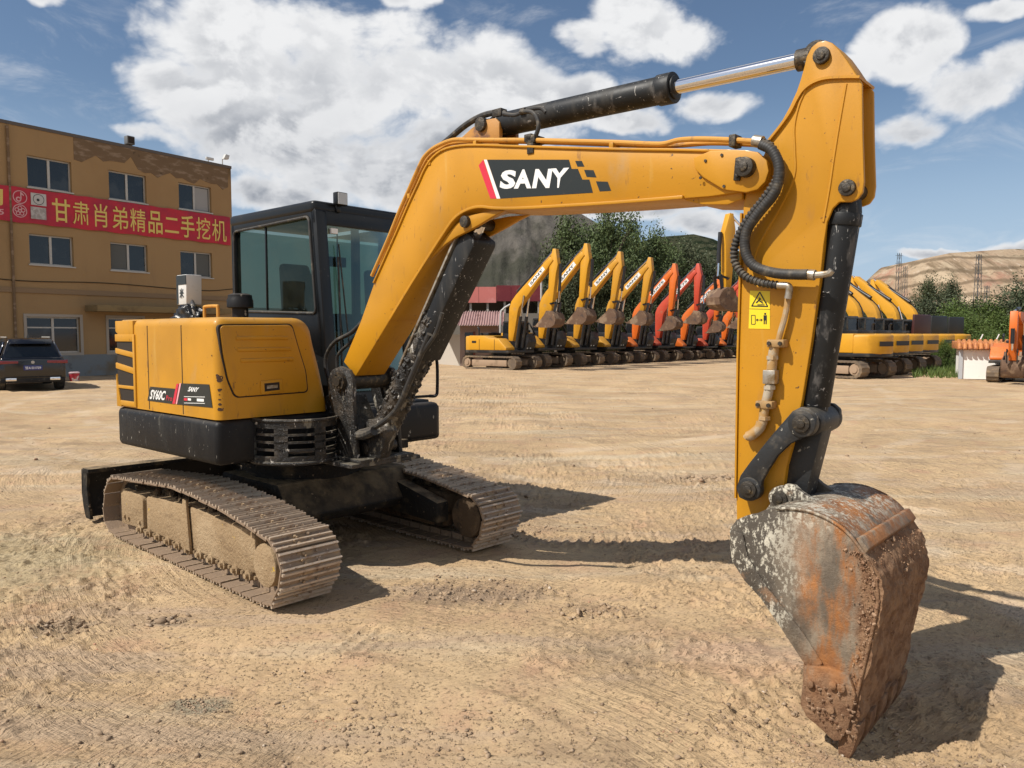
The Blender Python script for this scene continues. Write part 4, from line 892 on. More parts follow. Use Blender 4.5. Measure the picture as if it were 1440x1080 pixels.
# lip and teeth
xl, zl = prs[-1]; dl = (Vector(prs[-1]) - Vector(prs[-8])).normalized(); nl = Vector((-dl.y, dl.x))
g = G(); a = Vector((xl, zl)) - dl * .07
g.prism([tuple(a + nl * .018), tuple(a + dl * .10 + nl * .012), tuple(a + dl * .10 - nl * .012), tuple(a - nl * .018)], YK0, YK1); g.build('cutting_edge', 'bucket', bucket, .004)
tip = Vector(S(YK0 + .03, [(1190, 1074)])[0]); tz = max(.0, tip.y)
for k in range(5):
    y = YK0 + .035 + k * (YK1 - YK0 - .07) / 4; e = Vector((xl, zl)) - dl * .01
    tl = .16 if k == 0 else .13; g = G(); n = 0
    ring = []
    for q_, hh, ww in ((-.05, .030, .040), (0, .034, .042), (tl * .5, .026, .034), (tl, .007, .024)):
        p = e + dl * q_; ring += [(p.x + nl.x * hh, y - ww, p.y + nl.y * hh), (p.x + nl.x * hh, y + ww, p.y + nl.y * hh), (p.x - nl.x * hh, y + ww, p.y - nl.y * hh), (p.x - nl.x * hh, y - ww, p.y - nl.y * hh)]
    f = [(3, 2, 1, 0), (12, 13, 14, 15)] + [(4 * i + e_, 4 * i + (e_ + 1) % 4, 4 * i + 4 + (e_ + 1) % 4, 4 * i + 4 + e_) for i in range(3) for e_ in range(4)]
    g.add(ring, f); g.build('bucket_tooth', 'bucket', bucket, .006)
# crumbly earth stuck to the bucket
g = G(); rr = random.Random(11)
for k in range(650):
    fr_ = .42 + .56 * rr.random() ** 1.7; i = min(npz - 2, int(fr_ * npz)); x, z = prs[i]; y = rr.uniform(YK0, YK1) if rr.random() < .5 else YK0 - rr.uniform(0, .012)
    if y < YK0: x -= abs(rr.gauss(0, .03)) * (1 + 3 * max(0, .35 - z))
    s_ = rr.uniform(.0012, .0034) if rr.random() < .94 else rr.uniform(.004, .009)
    if y >= YK0: x += .010
    a_ = rr.uniform(0, 3.1); g.tube([(x - s_ * math.cos(a_), y - s_ * .3, z - s_ * math.sin(a_)), (x, y + s_ * .2, z), (x + s_ * math.cos(a_), y + .3 * s_, z + s_ * math.sin(a_))], [s_ * .7, s_, s_ * .6], 5)
for k in range(80):
    px = rr.uniform(1132, 1205); py = rr.uniform(960, 1035); x, z = on_side(px, py, YK0 - .02, O_EX, A_U)
    if px < 1127 + max(0, py - 985) * .9: continue
    s_ = rr.uniform(.002, .008); g.tube([(x - s_, YK0 - .022, z), (x, YK0 - .028 - s_ * .3, z), (x + s_, YK0 - .022, z)], [s_ * .5, s_, s_ * .5], 6)
g.build('stuck_earth', mat('stuck_earth', (.34, .22, .14), .97, 0, [((.22, .12, .07), 12, .45, .6), ((.44, .30, .19), 9, .58, .7)], (60, .8, .01), spec=.1), bucket)['kind'] = 'stuff'

# --- cab
g = G(); CX0 = -1.24; CY0, CY1 = .10, .955
def cabx(z): return .115 - max(0, z - 1.05) * .075
side_pr = [(CX0, 1.0), (.12, 1.0), (.115, 1.38), (.10, 1.45)]
g = G()   # lower body
g.prism([(CX0, .98), (.17, .98), (.17, 1.05), (.115, 1.42), (CX0, 1.78)], CY0, CY0 + .04); g.prism([(CX0, .98), (.17, .98), (.115, 1.30), (CX0, 1.30)], CY1 - .04, CY1)
g.prism([(CX0, .98), (CX0, 1.80), (CX0 + .05, 1.80), (CX0 + .05, .98)], CY0, CY1); g.prism([(.12, .98), (.17, .98), (.125, 1.16), (.09, 1.16)], CY0, CY1); g.box(CX0, .12, CY0, CY1, .98, 1.03)
cab = g.build('cab', 'black_cab', EX, .012)
g = G()  # right side wall with a rounded window opening: ring polygon
wl = S(CY0, [(330, 330), (430, 303), (440, 303), (443, 320), (446, 430), (444, 440), (432, 443), (330, 440)])
outer_w = [(CX0, 1.74), (CX0, 2.50), (CX0 + .06, 2.58), (-.02, 2.585), (.0, 2.50), (.115, 1.38)]
win = rounded([(-1.19, 1.80), (-1.19, 2.485), (-.055, 2.505), (.02, 1.76)], .05, 6)
ro = rounded([(CX0, 1.60), (CX0, 2.57), (-.01, 2.60), (.115, 1.40)], .07, 6)
n = len(win); v = [(p[0], CY0, p[1]) for p in ro] + [(p[0], CY0, p[1]) for p in win] + [(p[0], CY0 + .05, p[1]) for p in ro] + [(p[0], CY0 + .05, p[1]) for p in win]
f = []
for i in range(n):
    j = (i + 1) % n; f += [(i, j, n + j, n + i), (2 * n + i, 3 * n + i, 3 * n + j, 2 * n + j), (i, 2 * n + i, 2 * n + j, j), (n + i, n + j, 3 * n + j, 3 * n + i)]
g.add(v, f); g.box(-.72, -.70, CY0 + .012, CY0 + .03, 1.80, 2.49)
g.build('window_frame', 'black_cab', cab, .008)
g = G(); n = len(win); g.add([(p[0], CY0 + .022, p[1]) for p in win], [tuple(range(n))]); g.build('side_window', 'cabglass', cab)
rim_ = [Vector((p[0], CY0 - .002, p[1])) for p in win] + [Vector((win[0][0], CY0 - .002, win[0][1]))]; g = G(); g.tube(rim_, .011, 8); g.build('window_seal', 'rubber', cab)
# roof
g = G(); g.prism(rounded([(CX0 - .02, CY0 - .01), (.02, CY0 - .01), (.02, CY1 + .01), (CX0 - .02, CY1 + .01)], .05, 5), 2.53, 2.625, 'z'); rf = g.build('cab_roof', 'black_cab', cab, .03, seg=4)
# front: pillars, windshield
g = G()
for y0_, y1_ in ((CY0, CY0 + .10), (CY1 - .07, CY1)): g.cut().prism([(.10, 1.05), (.17, 1.05), (.03, 2.55), (-.04, 2.55)], y0_, y1_)
g.cut().prism([(-.015, 2.44), (.035, 2.44), (.022, 2.56), (-.03, 2.56)], CY0, CY1)
for y0_, y1_ in ((CY1 - .05, CY1),): g.cut().prism([(CX0, 1.3), (CX0, 2.55), (CX0 + .07, 2.55), (CX0 + .07, 1.3)], y0_, y1_); g.cut().prism([(-.62, 1.25), (-.62, 2.55), (-.55, 2.55), (-.55, 1.25)], y0_, y1_)
g.cut().box(CX0, CX0 + .06, CY0, CY0 + .06, 1.7, 2.56)
g.build('pillar', 'black_cab', cab, .012)
g = G(); g.add([(.145, CY0 + .09, 1.15), (.145, CY1 - .06, 1.15), (.022, CY1 - .06, 2.45), (.022, CY0 + .09, 2.45)], [(0, 1, 2, 3)]); g.build('windshield', 'cabglass', cab)
g = G(); g.add([(CX0 + .06, CY1 - .02, 1.3), (.10, CY1 - .02, 1.3), (-.0, CY1 - .02, 2.5), (CX0 + .06, CY1 - .02, 2.5)], [(0, 1, 2, 3)]); g.add([(CX0 + .03, CY0 + .05, 1.8), (CX0 + .03, CY1 - .05, 1.8), (CX0 + .03, CY1 - .05, 2.5), (CX0 + .03, CY0 + .05, 2.5)], [(0, 1, 2, 3)]); g.build('rear_window', 'cabglass', cab)
g = G(); g.tube([(.17, CY0 + .13, 1.16), (.12, CY0 + .15, 1.7), (.075, CY0 + .17, 2.2)], .008, 6); g.tube([(.165, CY0 + .12, 1.14), (.19, CY0 + .12, 1.14)], .02, 8); g.tube([(.15, CY0 + .21, 1.5), (.07, CY0 + .18, 2.3)], .006, 6); g.build('wiper', 'rubber', cab)
g = G(); g.box(.02, .05, CY0 + .13, CY0 + .19, 2.38, 2.42); g.build('window_tag', 'white', cab)
g = G(); lx0, lz0 = on_side(485, 300, CY0 + .15, O_EX, A_U)
g.box(.03, .09, .26, .36, 2.60, 2.70); g.box(.0, .04, .29, .33, 2.55, 2.62); lp = g.build('work_lamp', 'black_cab', cab, .008); g = G(); g.box(.088, .0935, .267, .353, 2.607, 2.693); g.build('lamp_lens', 'lens', lp)
# seat and controls inside
g = G(); g.box(-.95, -.45, .32, .74, 1.35, 1.50); g.prism([(-.85, 1.40), (-.70, 1.42), (-.76, 2.08), (-.84, 2.22), (-.90, 2.2)], .34, .62); g.box(-.9, -.5, .36, .70, 1.03, 1.36); g.build('driver_seat', 'fabric', cab, .03)
g = G(); g.box(-.9, -.35, .17, .29, 1.45, 1.58); g.box(-.9, -.35, .77, .88, 1.45, 1.58); g.tube([(-.40, .23, 1.55), (-.38, .23, 1.72)], .012, 8); g.tube([(-.38, .23, 1.72), (-.38, .23, 1.80)], .024, 10); g.box(-.03, .0, .16, .24, 1.6, 1.95); g.box(.0, .08, .2, .86, 1.03, 1.15)
g.build('control_console', 'fabric', cab, .01)
g = G(); g.box(-.30, -.27, .45, .60, 2.16, 2.24); g.tube([(-.28, .52, 2.24), (-.28, .52, 2.54)], .006, 6); g.build('interior_mirror', 'fabric', cab)
# step box, rail and mirror arm on the far side
g = G(); g.box(.0, .40, .55, 1.04, .73, 1.02); sb = g.build('step_box', 'black', EX, .03)
g = G(); g.prism([(.402, .76), (.402, .86), (.4035, .86), (.4035, .76)], .64, .86); g.build('step_sticker', 'white', sb)
g = G(); yR = CY1 + .10
rp_ = [on_front(p[0], p[1], .12, O_EX, A_U) for p in ((606, 508), (614, 506), (615, 545), (613, 556), (604, 557))]
g.tube(smooth_path([(.12, p[0], p[1]) for p in rp_], 5), .014, 10); g.tube([(.12, rp_[0][0], rp_[0][1]), (.08, CY1, rp_[0][1])], .012, 8); g.tube([(.12, rp_[-1][0], rp_[-1][1]), (.08, CY1, rp_[-1][1])], .012, 8); g.build('grab_rail', 'black', EX)
g = G(); g.box(-1.15, .10, .98, 1.0, 1.06, 1.40); g.box(.1, .34, .20, .97, 1.02, 1.06); g.build('cab_floor', 'black', EX, .01)

# loose things lying on the hood
def crumple(name, cx, cy, cz, rx, ry, h, m_, seed):
    bm = bmesh.new(); bmesh.ops.create_uvsphere(bm, u_segments=48, v_segments=24, radius=1)
    for v in bm.verts:
        p = v.co.copy(); k = 1 + .45 * mnoise.fractal(p * 1.7 + Vector((seed, 0, 0)), 1, 2, 3) + .16 * mnoise.noise(p * 6 + Vector((seed, 3, 0)))
        v.co = Vector((cx + p.x * rx * k, cy + p.y * ry * k, cz + max(0, p.z * h * k)))
    for f in bm.faces: f.smooth = True
    me = bpy.data.meshes.new(name); bm.to_mesh(me); bm.free(); me.materials.append(M[m_]); o = bpy.data.objects.new(name, me); col.objects.link(o); return o
MW = Matrix.Translation((O_EX[0], O_EX[1], 0)) @ Matrix.Rotation(R(A_U), 4, 'Z')
xq, zq = on_side(273, 440, -.33, O_EX, A_U); xq = min(xq, .3)
rg = crumple('plastic_sheet', xq, -.36, 1.712, .17, .11, .13, 'rag', 2); rg.data.transform(MW); tag(rg, 'crumpled black plastic sheet lying on the yellow engine hood', 'plastic sheet')
g = G(); g.prism([(xq - .085, 1.84), (xq + .075, 1.84), (xq + .085, 2.08), (xq - .08, 2.08)], -.43, -.30)
cb = g.build('carton', mat('white_carton', (.62, .62, .60), .5, 0, [((.3, .29, .27), 9, .55, .7)]), None, .006); cb.data.transform(MW); tag(cb, 'small white and black carton standing on the black sheet on the hood', 'carton')
g = G(); g.box(xq - .082, xq + .082, -.433, -.428, 2.0, 2.075); text_on(g, '米', [(xq - .035, -.4325, 1.89), (xq + .04, -.4325, 1.89), (xq + .04, -.4325, 1.97), (xq - .035, -.4325, 1.97)], .03); g.box(xq - .084, xq - .055, -.4325, -.428, 1.845, 2.0)
cp = g.build('carton_print', 'blackvinyl', None); cp.data.transform(MW); cp.parent = cb

# ------------------------------------------------------------------ three-storey building with the banner
BO = at(90, EYE * FP / 60.0); BO = (BO.x, BO.y); BA = 55.0
BLD = thing('building', 'three storey ochre building with a long red banner across its front', 'building', (BO[0], BO[1], 0), R(BA))
def B(pts, y=0): return [on_side(p[0], p[1], y, BO, BA) for p in pts]
xe, ze = B([(324.5, 236)])[0]; HT = 8.0
HT = (B([(2, 172)])[0][1] + ze) / 2
ochre = mat('ochre_render', (.33, .215, .105), .85, 0, [((.305, .195, .095), .35, .45, .65, 5), ((.25, .165, .09), .9, .56, .82, 8, (1, 1, .22)), ((.33, .20, .085), 2.5, .6, .8, 6), ((.26, .175, .095), .5, .62, .78, 8, (2.5, 1, .12))], (20, .1, .01), spec=.2)
M['ochre'] = ochre
M['band'] = mat('bluegrey_plinth', (.18, .20, .21), .85, 0, [((.17, .14, .10), .9, .5, .7), ((.09, .09, .09), 3, .6, .8)], spec=.2)
M['oldplaster'] = mat('weathered_parapet', (.17, .115, .07), .9, 0, [((.26, .19, .13), 1.8, .5, .62, 8, (1, 1, 3)), ((.10, .07, .045), 2.6, .6, .7, 8)], spec=.1)
M['alu'] = mat('window_aluminium', (.42, .40, .36), .4, .2)
M['pane'] = mat('dark_window_glass', (.012, .015, .018), .06, 0, [((.035, .04, .042), 1.2, .5, .7)], spec=.6)
M['curtain'] = mat('pale_curtain', (.30, .30, .30), .9)
wins = [((38, 217.5), (99.4, 217.5), (99.4, 265.7), (38, 262)), ]
W = []
for (a, b_, c_, d_) in [(37.5, 99.5, 217.5, 262), (152.5, 205, 238.5, 279), (251, 296.5, 256, 293), (40.5, 102.5, 328, 371), (155, 207, 340, 379.5), (253.5, 298, 352, 388), (37, 112, 445, 497), (152, 200, 447, 495)]:
    x0 = B([(a, c_)])[0][0]; x1 = B([(b_, c_)])[0][0]; z1 = B([(a, c_)])[0][1]; z0 = B([(a, d_)])[0][1]; W.append([x0, x1, z0, z1])
dxw = W[1][0] - W[0][0]
for r_ in (0, 3, 6):   # further bays to the left, outside the frame edge
    for k in (1, 2): W.append([W[r_][0] - dxw * k, W[r_][1] - dxw * k, W[r_][2], W[r_][3]])
for r_ in (6,): W.append([W[r_][0] + 2 * dxw, W[r_][1] + 2 * dxw, W[r_][2], W[r_][3]])
XL = W[-2][0] - 2.5 if False else min(w_[0] for w_ in W) - 1.6
# facade as a grid of panels around the real openings
xs = sorted({XL, xe, *[w_[0] for w_ in W], *[w_[1] for w_ in W]}); zs = sorted({0, HT, *[w_[2] for w_ in W], *[w_[3] for w_ in W]})
g = G()
for i in range(len(xs) - 1):
    for j in range(len(zs) - 1):
        cx, cz = (xs[i] + xs[i + 1]) / 2, (zs[j] + zs[j + 1]) / 2
        if xs[i + 1] - xs[i] < 1e-4 or zs[j + 1] - zs[j] < 1e-4: continue
        if any(w_[0] < cx < w_[1] and w_[2] < cz < w_[3] for w_ in W): continue
        g.add([(xs[i], 0, zs[j]), (xs[i + 1], 0, zs[j]), (xs[i + 1], 0, zs[j + 1]), (xs[i], 0, zs[j + 1])], [(0, 1, 2, 3)])
for w_ in W:   # reveals
    x0, x1, z0, z1 = w_; d = .22
    g.add([(x0, 0, z0), (x1, 0, z0), (x1, 0, z1), (x0, 0, z1), (x0, d, z0), (x1, d, z0), (x1, d, z1), (x0, d, z1)], [(0, 1, 5, 4), (1, 2, 6, 5), (2, 3, 7, 6), (3, 0, 4, 7)])
g.add([(xe, 0, 0), (xe, 11, 0), (xe, 11, HT), (xe, 0, HT), (XL, 0, 0), (XL, 11, 0), (XL, 11, HT), (XL, 0, HT)], [(0, 1, 2, 3), (4, 5, 6, 7), (1, 5, 6, 2)])
g.build('wall', 'ochre', BLD)
g = G(); g.box(XL, xe, .15, 11, HT - .35, HT - .2); g.build('roof', 'oldplaster', BLD)
g = G(); g.box(XL, xe + .02, -.03, .2, HT - .03, HT + .09); g.box(xe - .2, xe + .03, .2, 11, HT - .03, HT + .09); g.build('parapet', mat('parapet_cap', (.10, .085, .075), .8), BLD)
bx0 = B([(103, 200)])[0][0]; bx1 = B([(320, 240)])[0][0]
g = G(); pts = [(bx0, HT - .03)] + [(bx0 + (bx1 - bx0) * k / 24, HT - .75 - .18 * math.sin(k * 1.7) * math.sin(k * .6) - (.1 if k > 8 else .35 * (1 - k / 8) - .25)) for k in range(25)] + [(bx1, HT - .03)]
g.prism(pts, -.012, .0); g.build('bare_plaster', 'oldplaster', BLD)
zb = B([(100, 499)])[0][1]; g = G(); g.box(XL, xe + .012, -.025, -.002, 0, zb); g.build('plinth', 'band', BLD)
zc = B([(60, 408)])[0][1]; g = G(); g.box(XL, xe + .02, -.05, -.002, zc - .12, zc + .06); g.build('string_course', mat('course_render', (.24, .16, .09), .9), BLD)
cx0 = B([(119, 430)])[0]; g = G(); g.box(cx0[0], xe - .8, -.95, -.002, cx0[1] - .22, cx0[1] + .02); g.build('canopy', mat('canopy_concrete', (.22, .155, .07), .9, 0, [((.14, .10, .05), 2, .5, .7)]), BLD, .01)
for k, w_ in enumerate(W):
    x0, x1, z0, z1 = w_; y = .12; t_ = .055
    g = G(); g.box(x0, x1, y, y + .06, z0, z0 + t_); g.box(x0, x1, y, y + .06, z1 - t_, z1); g.box(x0, x0 + t_, y, y + .06, z0 + t_, z1 - t_); g.box(x1 - t_, x1, y, y + .06, z0 + t_, z1 - t_)
    xm = (x0 + x1) / 2; g.box(xm - t_ * .8, xm + t_ * .8, y - .01, y + .05, z0 + t_, z1 - t_)
    if k in (6, 7, 12, 13, 14): g.box(x0 + t_, x1 - t_, y + .002, y + .05, z1 - .42, z1 - .37)
    wf = g.build('window', 'alu', BLD)
    g = G(); g.box(x0 + .02, x1 - .02, y + .025, y + .035, z0 + .02, z1 - .02); g.build('pane', 'pane', wf)
    if k in (2, 4, 5):
        g = G(); n = 14; xa, xb = (xm + .06, x1 - .08) if k != 4 else (x0 + .08, xm - .06); V_ = []
        for q in range(n + 1): xx_ = xa + (xb - xa) * q / n; V_ += [(xx_, y + .020 - .006 * (q % 2), z0 + .07), (xx_, y + .020 - .006 * (q % 2), z1 - .08)]
        g.add(V_, [(2 * q, 2 * q + 2, 2 * q + 3, 2 * q + 1) for q in range(n)]); g.build('curtain', 'curtain' if k == 2 else mat('grey_blind', (.10, .105, .10), .9), wf)
    if k in (6, 7, 12, 13, 14):
        g = G(); f_ = .10
        g.box(x0 - f_, x1 + f_, -.03, -.002, z1, z1 + f_); g.box(x0 - f_, x1 + f_, -.03, -.002, z0 - f_, z0); g.box(x0 - f_, x0, -.03, -.002, z0, z1); g.box(x1, x1 + f_, -.03, -.002, z0, z1); g.build('window_surround', mat('pale_surround', (.34, .30, .25), .8), wf)
    else:
        g = G(); g.box(x0 - .05, x1 + .05, -.05, .1, z0 - .05, z0 - .002); g.build('sill', 'alu', wf)
g = G(); xd = B([(14, 300)])[0][0]; g.tube([(xd, -.06, 0), (xd, -.06, HT - .1)], .045, 8); g.build('drain_pipe', 'oldplaster', BLD)
g = G(); c0_ = B([(76, 440)])[0]; g.tube(smooth_path([(c0_[0] - 3.5, -.03, c0_[1] + 1.25), (c0_[0] - 1, -.03, c0_[1] + 1.12), (c0_[0] + 2, -.03, c0_[1] + 1.2), (c0_[0] + 6, -.03, c0_[1] + 1.1), (xe, -.03, c0_[1] + 1.25)], 5), .016, 5); g.build('cable', 'gap', BLD)
# banner
bq = B([(0, 260), (322, 305.5), (322, 345.5), (0, 309)])
zt = (bq[0][1] + bq[1][1]) / 2; zl = (bq[2][1] + bq[3][1]) / 2; xr = bq[1][0]
ban = thing('banner', 'long red banner with yellow lettering stretched across the ochre building', 'banner', (BO[0], BO[1], 0), R(BA))
g = G(); n = 90; V_ = []
for i in range(n + 1):
    x = XL + .3 + (xr - XL - .3) * i / n
    for zz_ in (zl + .015 * math.sin(i * .9), zt + .012 * math.sin(i * 1.3)): V_ += [(x, -.07 - .012 * math.sin(i * .7), zz_), (x, -.055 - .012 * math.sin(i * .7), zz_)]
F_ = []
for i in range(n):
    a = 4 * i; F_ += [(a, a + 4, a + 6, a + 2), (a + 1, a + 3, a + 7, a + 5), (a, a + 1, a + 5, a + 4), (a + 2, a + 6, a + 7, a + 3)]
g.add(V_, F_); g.build('sheet', mat('red_banner_cloth', (.48, .012, .03), .6, 0, [((.32, .010, .035), .8, .4, .65)]), ban)
M['goldtext'] = mat('yellow_lettering', (.66, .50, .12), .5); M['pinktext'] = mat('pale_pink_print', (.62, .33, .34), .5)
def B3(pts, y): return [(p[0], y, p[1]) for p in B(pts, y)]
zA = lambda X_, Y_: (X_ / 2.635, 150 + Y_ / 2.635)
yB = -.086
chars = '甘肃肖弟精品二手挖机'; c_l = [195, 272, 350, 417, 484, 551, 612, 671, 729, 787]; c_r = [262, 332, 401, 476, 541, 603, 664, 722, 780, 840]
for i, ch in enumerate(chars):
    g = G(); xl_, xr_ = c_l[i], c_r[i]; top = lambda X_: 338 + (X_ - 195) * .131; bt = lambda X_: 424 + (X_ - 195) * .122
    q_ = B3([zA(xl_, bt(xl_)), zA(xr_, bt(xr_)), zA(xr_, top(xr_)), zA(xl_, top(xl_))], yB)
    z0, z1 = min(q_[0][2], q_[1][2]), max(q_[2][2], q_[3][2])
    if ch == '二': z0 += .12; z1 -= .18
    text_on(g, ch, [(q_[0][0], yB, z0), (q_[1][0], yB, z0), (q_[1][0], yB, z1), (q_[0][0], yB, z1)], .012 if ch in '甘二手品' else .004); g.build('character', 'goldtext', ban)
g = G(); x0_, z0_ = B([(-14, 287)], yB)[0]; q_ = B3([(-22, 288), (4, 289), (4, 265), (-22, 262)], yB); text_on(g, '门', q_, .035); g.build('character', 'goldtext', ban)
g = G(); q_ = B3([(-60, 302), (5.5, 302), (5.5, 294), (-60, 292)], yB); text_on(g, '13893205', q_, .02); g.build('phone_number', 'pinktext', ban)
def ringy(g, cx, cz, r_, w_, y, seg=28):
    V_ = []; 
    for k in range(seg): a = 2 * math.pi * k / seg; V_ += [(cx + r_ * math.cos(a), y, cz + r_ * math.sin(a)), (cx + (r_ - w_) * math.cos(a), y, cz + (r_ - w_) * math.sin(a))]
    g.add(V_, [(2 * k, (2 * k + 2) % (2 * seg), (2 * k + 3) % (2 * seg), 2 * k + 1) for k in range(seg)])
for (X_, Y_, kind) in ((74, 335, 0), (74, 386, 1)):
    cx, cz = B([zA(X_, Y_)], yB)[0]; g = G(); ringy(g, cx, cz, .235, .03, yB)
    if kind == 0:
        ringy(g, cx - .05, cz - .08, .09, .045, yB - .001, 16); g.prism([(cx + .01, cz - .08), (cx + .05, cz - .08), (cx + .05, cz + .10), (cx + .13, cz + .05), (cx + .13, cz + .09), (cx + .05, cz + .18), (cx + .01, cz + .18)], yB - .001, yB)
    else:
        for a in range(5): ringy(g, cx + .11 * math.cos(a * 1.257 + .3), cz + .11 * math.sin(a * 1.257 + .3), .075, .03, yB - .001, 12)
        ringy(g, cx, cz, .06, .03, yB - .0015, 12)
    g.build('round_mark', 'pinktext', ban)
cx, cz = B([zA(143, 344)], yB)[0]; g = G(); g.box(cx - .26, cx + .26, yB - .002, yB, cz - .215, cz + .215); pq = g.build('picture_square', mat('pale_print', (.46, .45, .43), .5), ban); g = G(); ringy(g, cx, cz, .19, .02, yB - .004); ringy(g, cx - .02, cz - .02, .05, .05, yB - .005); g.build('round_mark', 'blackvinyl', pq)
cx, cz = B([zA(143, 395)], yB)[0]; g = G(); g.box(cx - .26, cx + .26, yB - .002, yB, cz - .215, cz + .215); g.build('picture_square', mat('grey_print', (.30, .27, .25), .5, 0, [((.45, .42, .4), 9, .45, .6)]), ban)
# roof-edge lights
sx, sz = B([(184, 205)])[0]
sp_ = thing('loudspeaker', 'small grey box loudspeaker on the parapet of the ochre building', 'loudspeaker', (0, 0, 0))
def world_B(x, y, z): a = R(BA); return (BO[0] + x * math.cos(a) - y * math.sin(a), BO[1] + x * math.sin(a) + y * math.cos(a), z)
sp_.location = world_B(sx, .1, HT + .09); sp_.rotation_euler = (0, 0, R(BA))
g = G(); g.box(-.16, .16, -.14, .12, .05, .38); g.build('case', mat('grey_plastic', (.12, .125, .13), .6), sp_, .03); g = G(); g.cyl((0, 0, -.001), (0, 0, .06), .04, 10); g.build('foot', 'black', sp_); g = G(); g.box(-.12, .12, -.146, -.138, .09, .34); g.build('mesh_front', 'gap', sp_)
sx, sz = B([(318, 232)])[0]
for kk, (off, hh, lbl) in enumerate([(-.15, .42, 'white floodlight on a bracket at the right end of the parapet'), (-.85, .16, 'small pale camera on the parapet just left of the floodlight')]):
    fl_ = thing('floodlight' if kk == 0 else 'security_camera', lbl, 'floodlight' if kk == 0 else 'camera', world_B(sx + off, .05, HT + .09), R(BA))
    g = G(); g.tube([(0, 0, 0), (0, 0, hh * .6), (.04, -.12, hh * .7)], .022, 8); g.build('bracket', 'alu', fl_)
    g = G()
    if kk == 0: g.prism([(-.10, hh * .5), (.16, hh * .55), (.22, hh * 1.0), (.02, hh * 1.05)], -.24, -.08)
    else: g.box(-.2, .16, -.18, -.08, .06, .17)
    g.build('housing', mat('pale_housing', (.5, .5, .48), .5), fl_, .015)

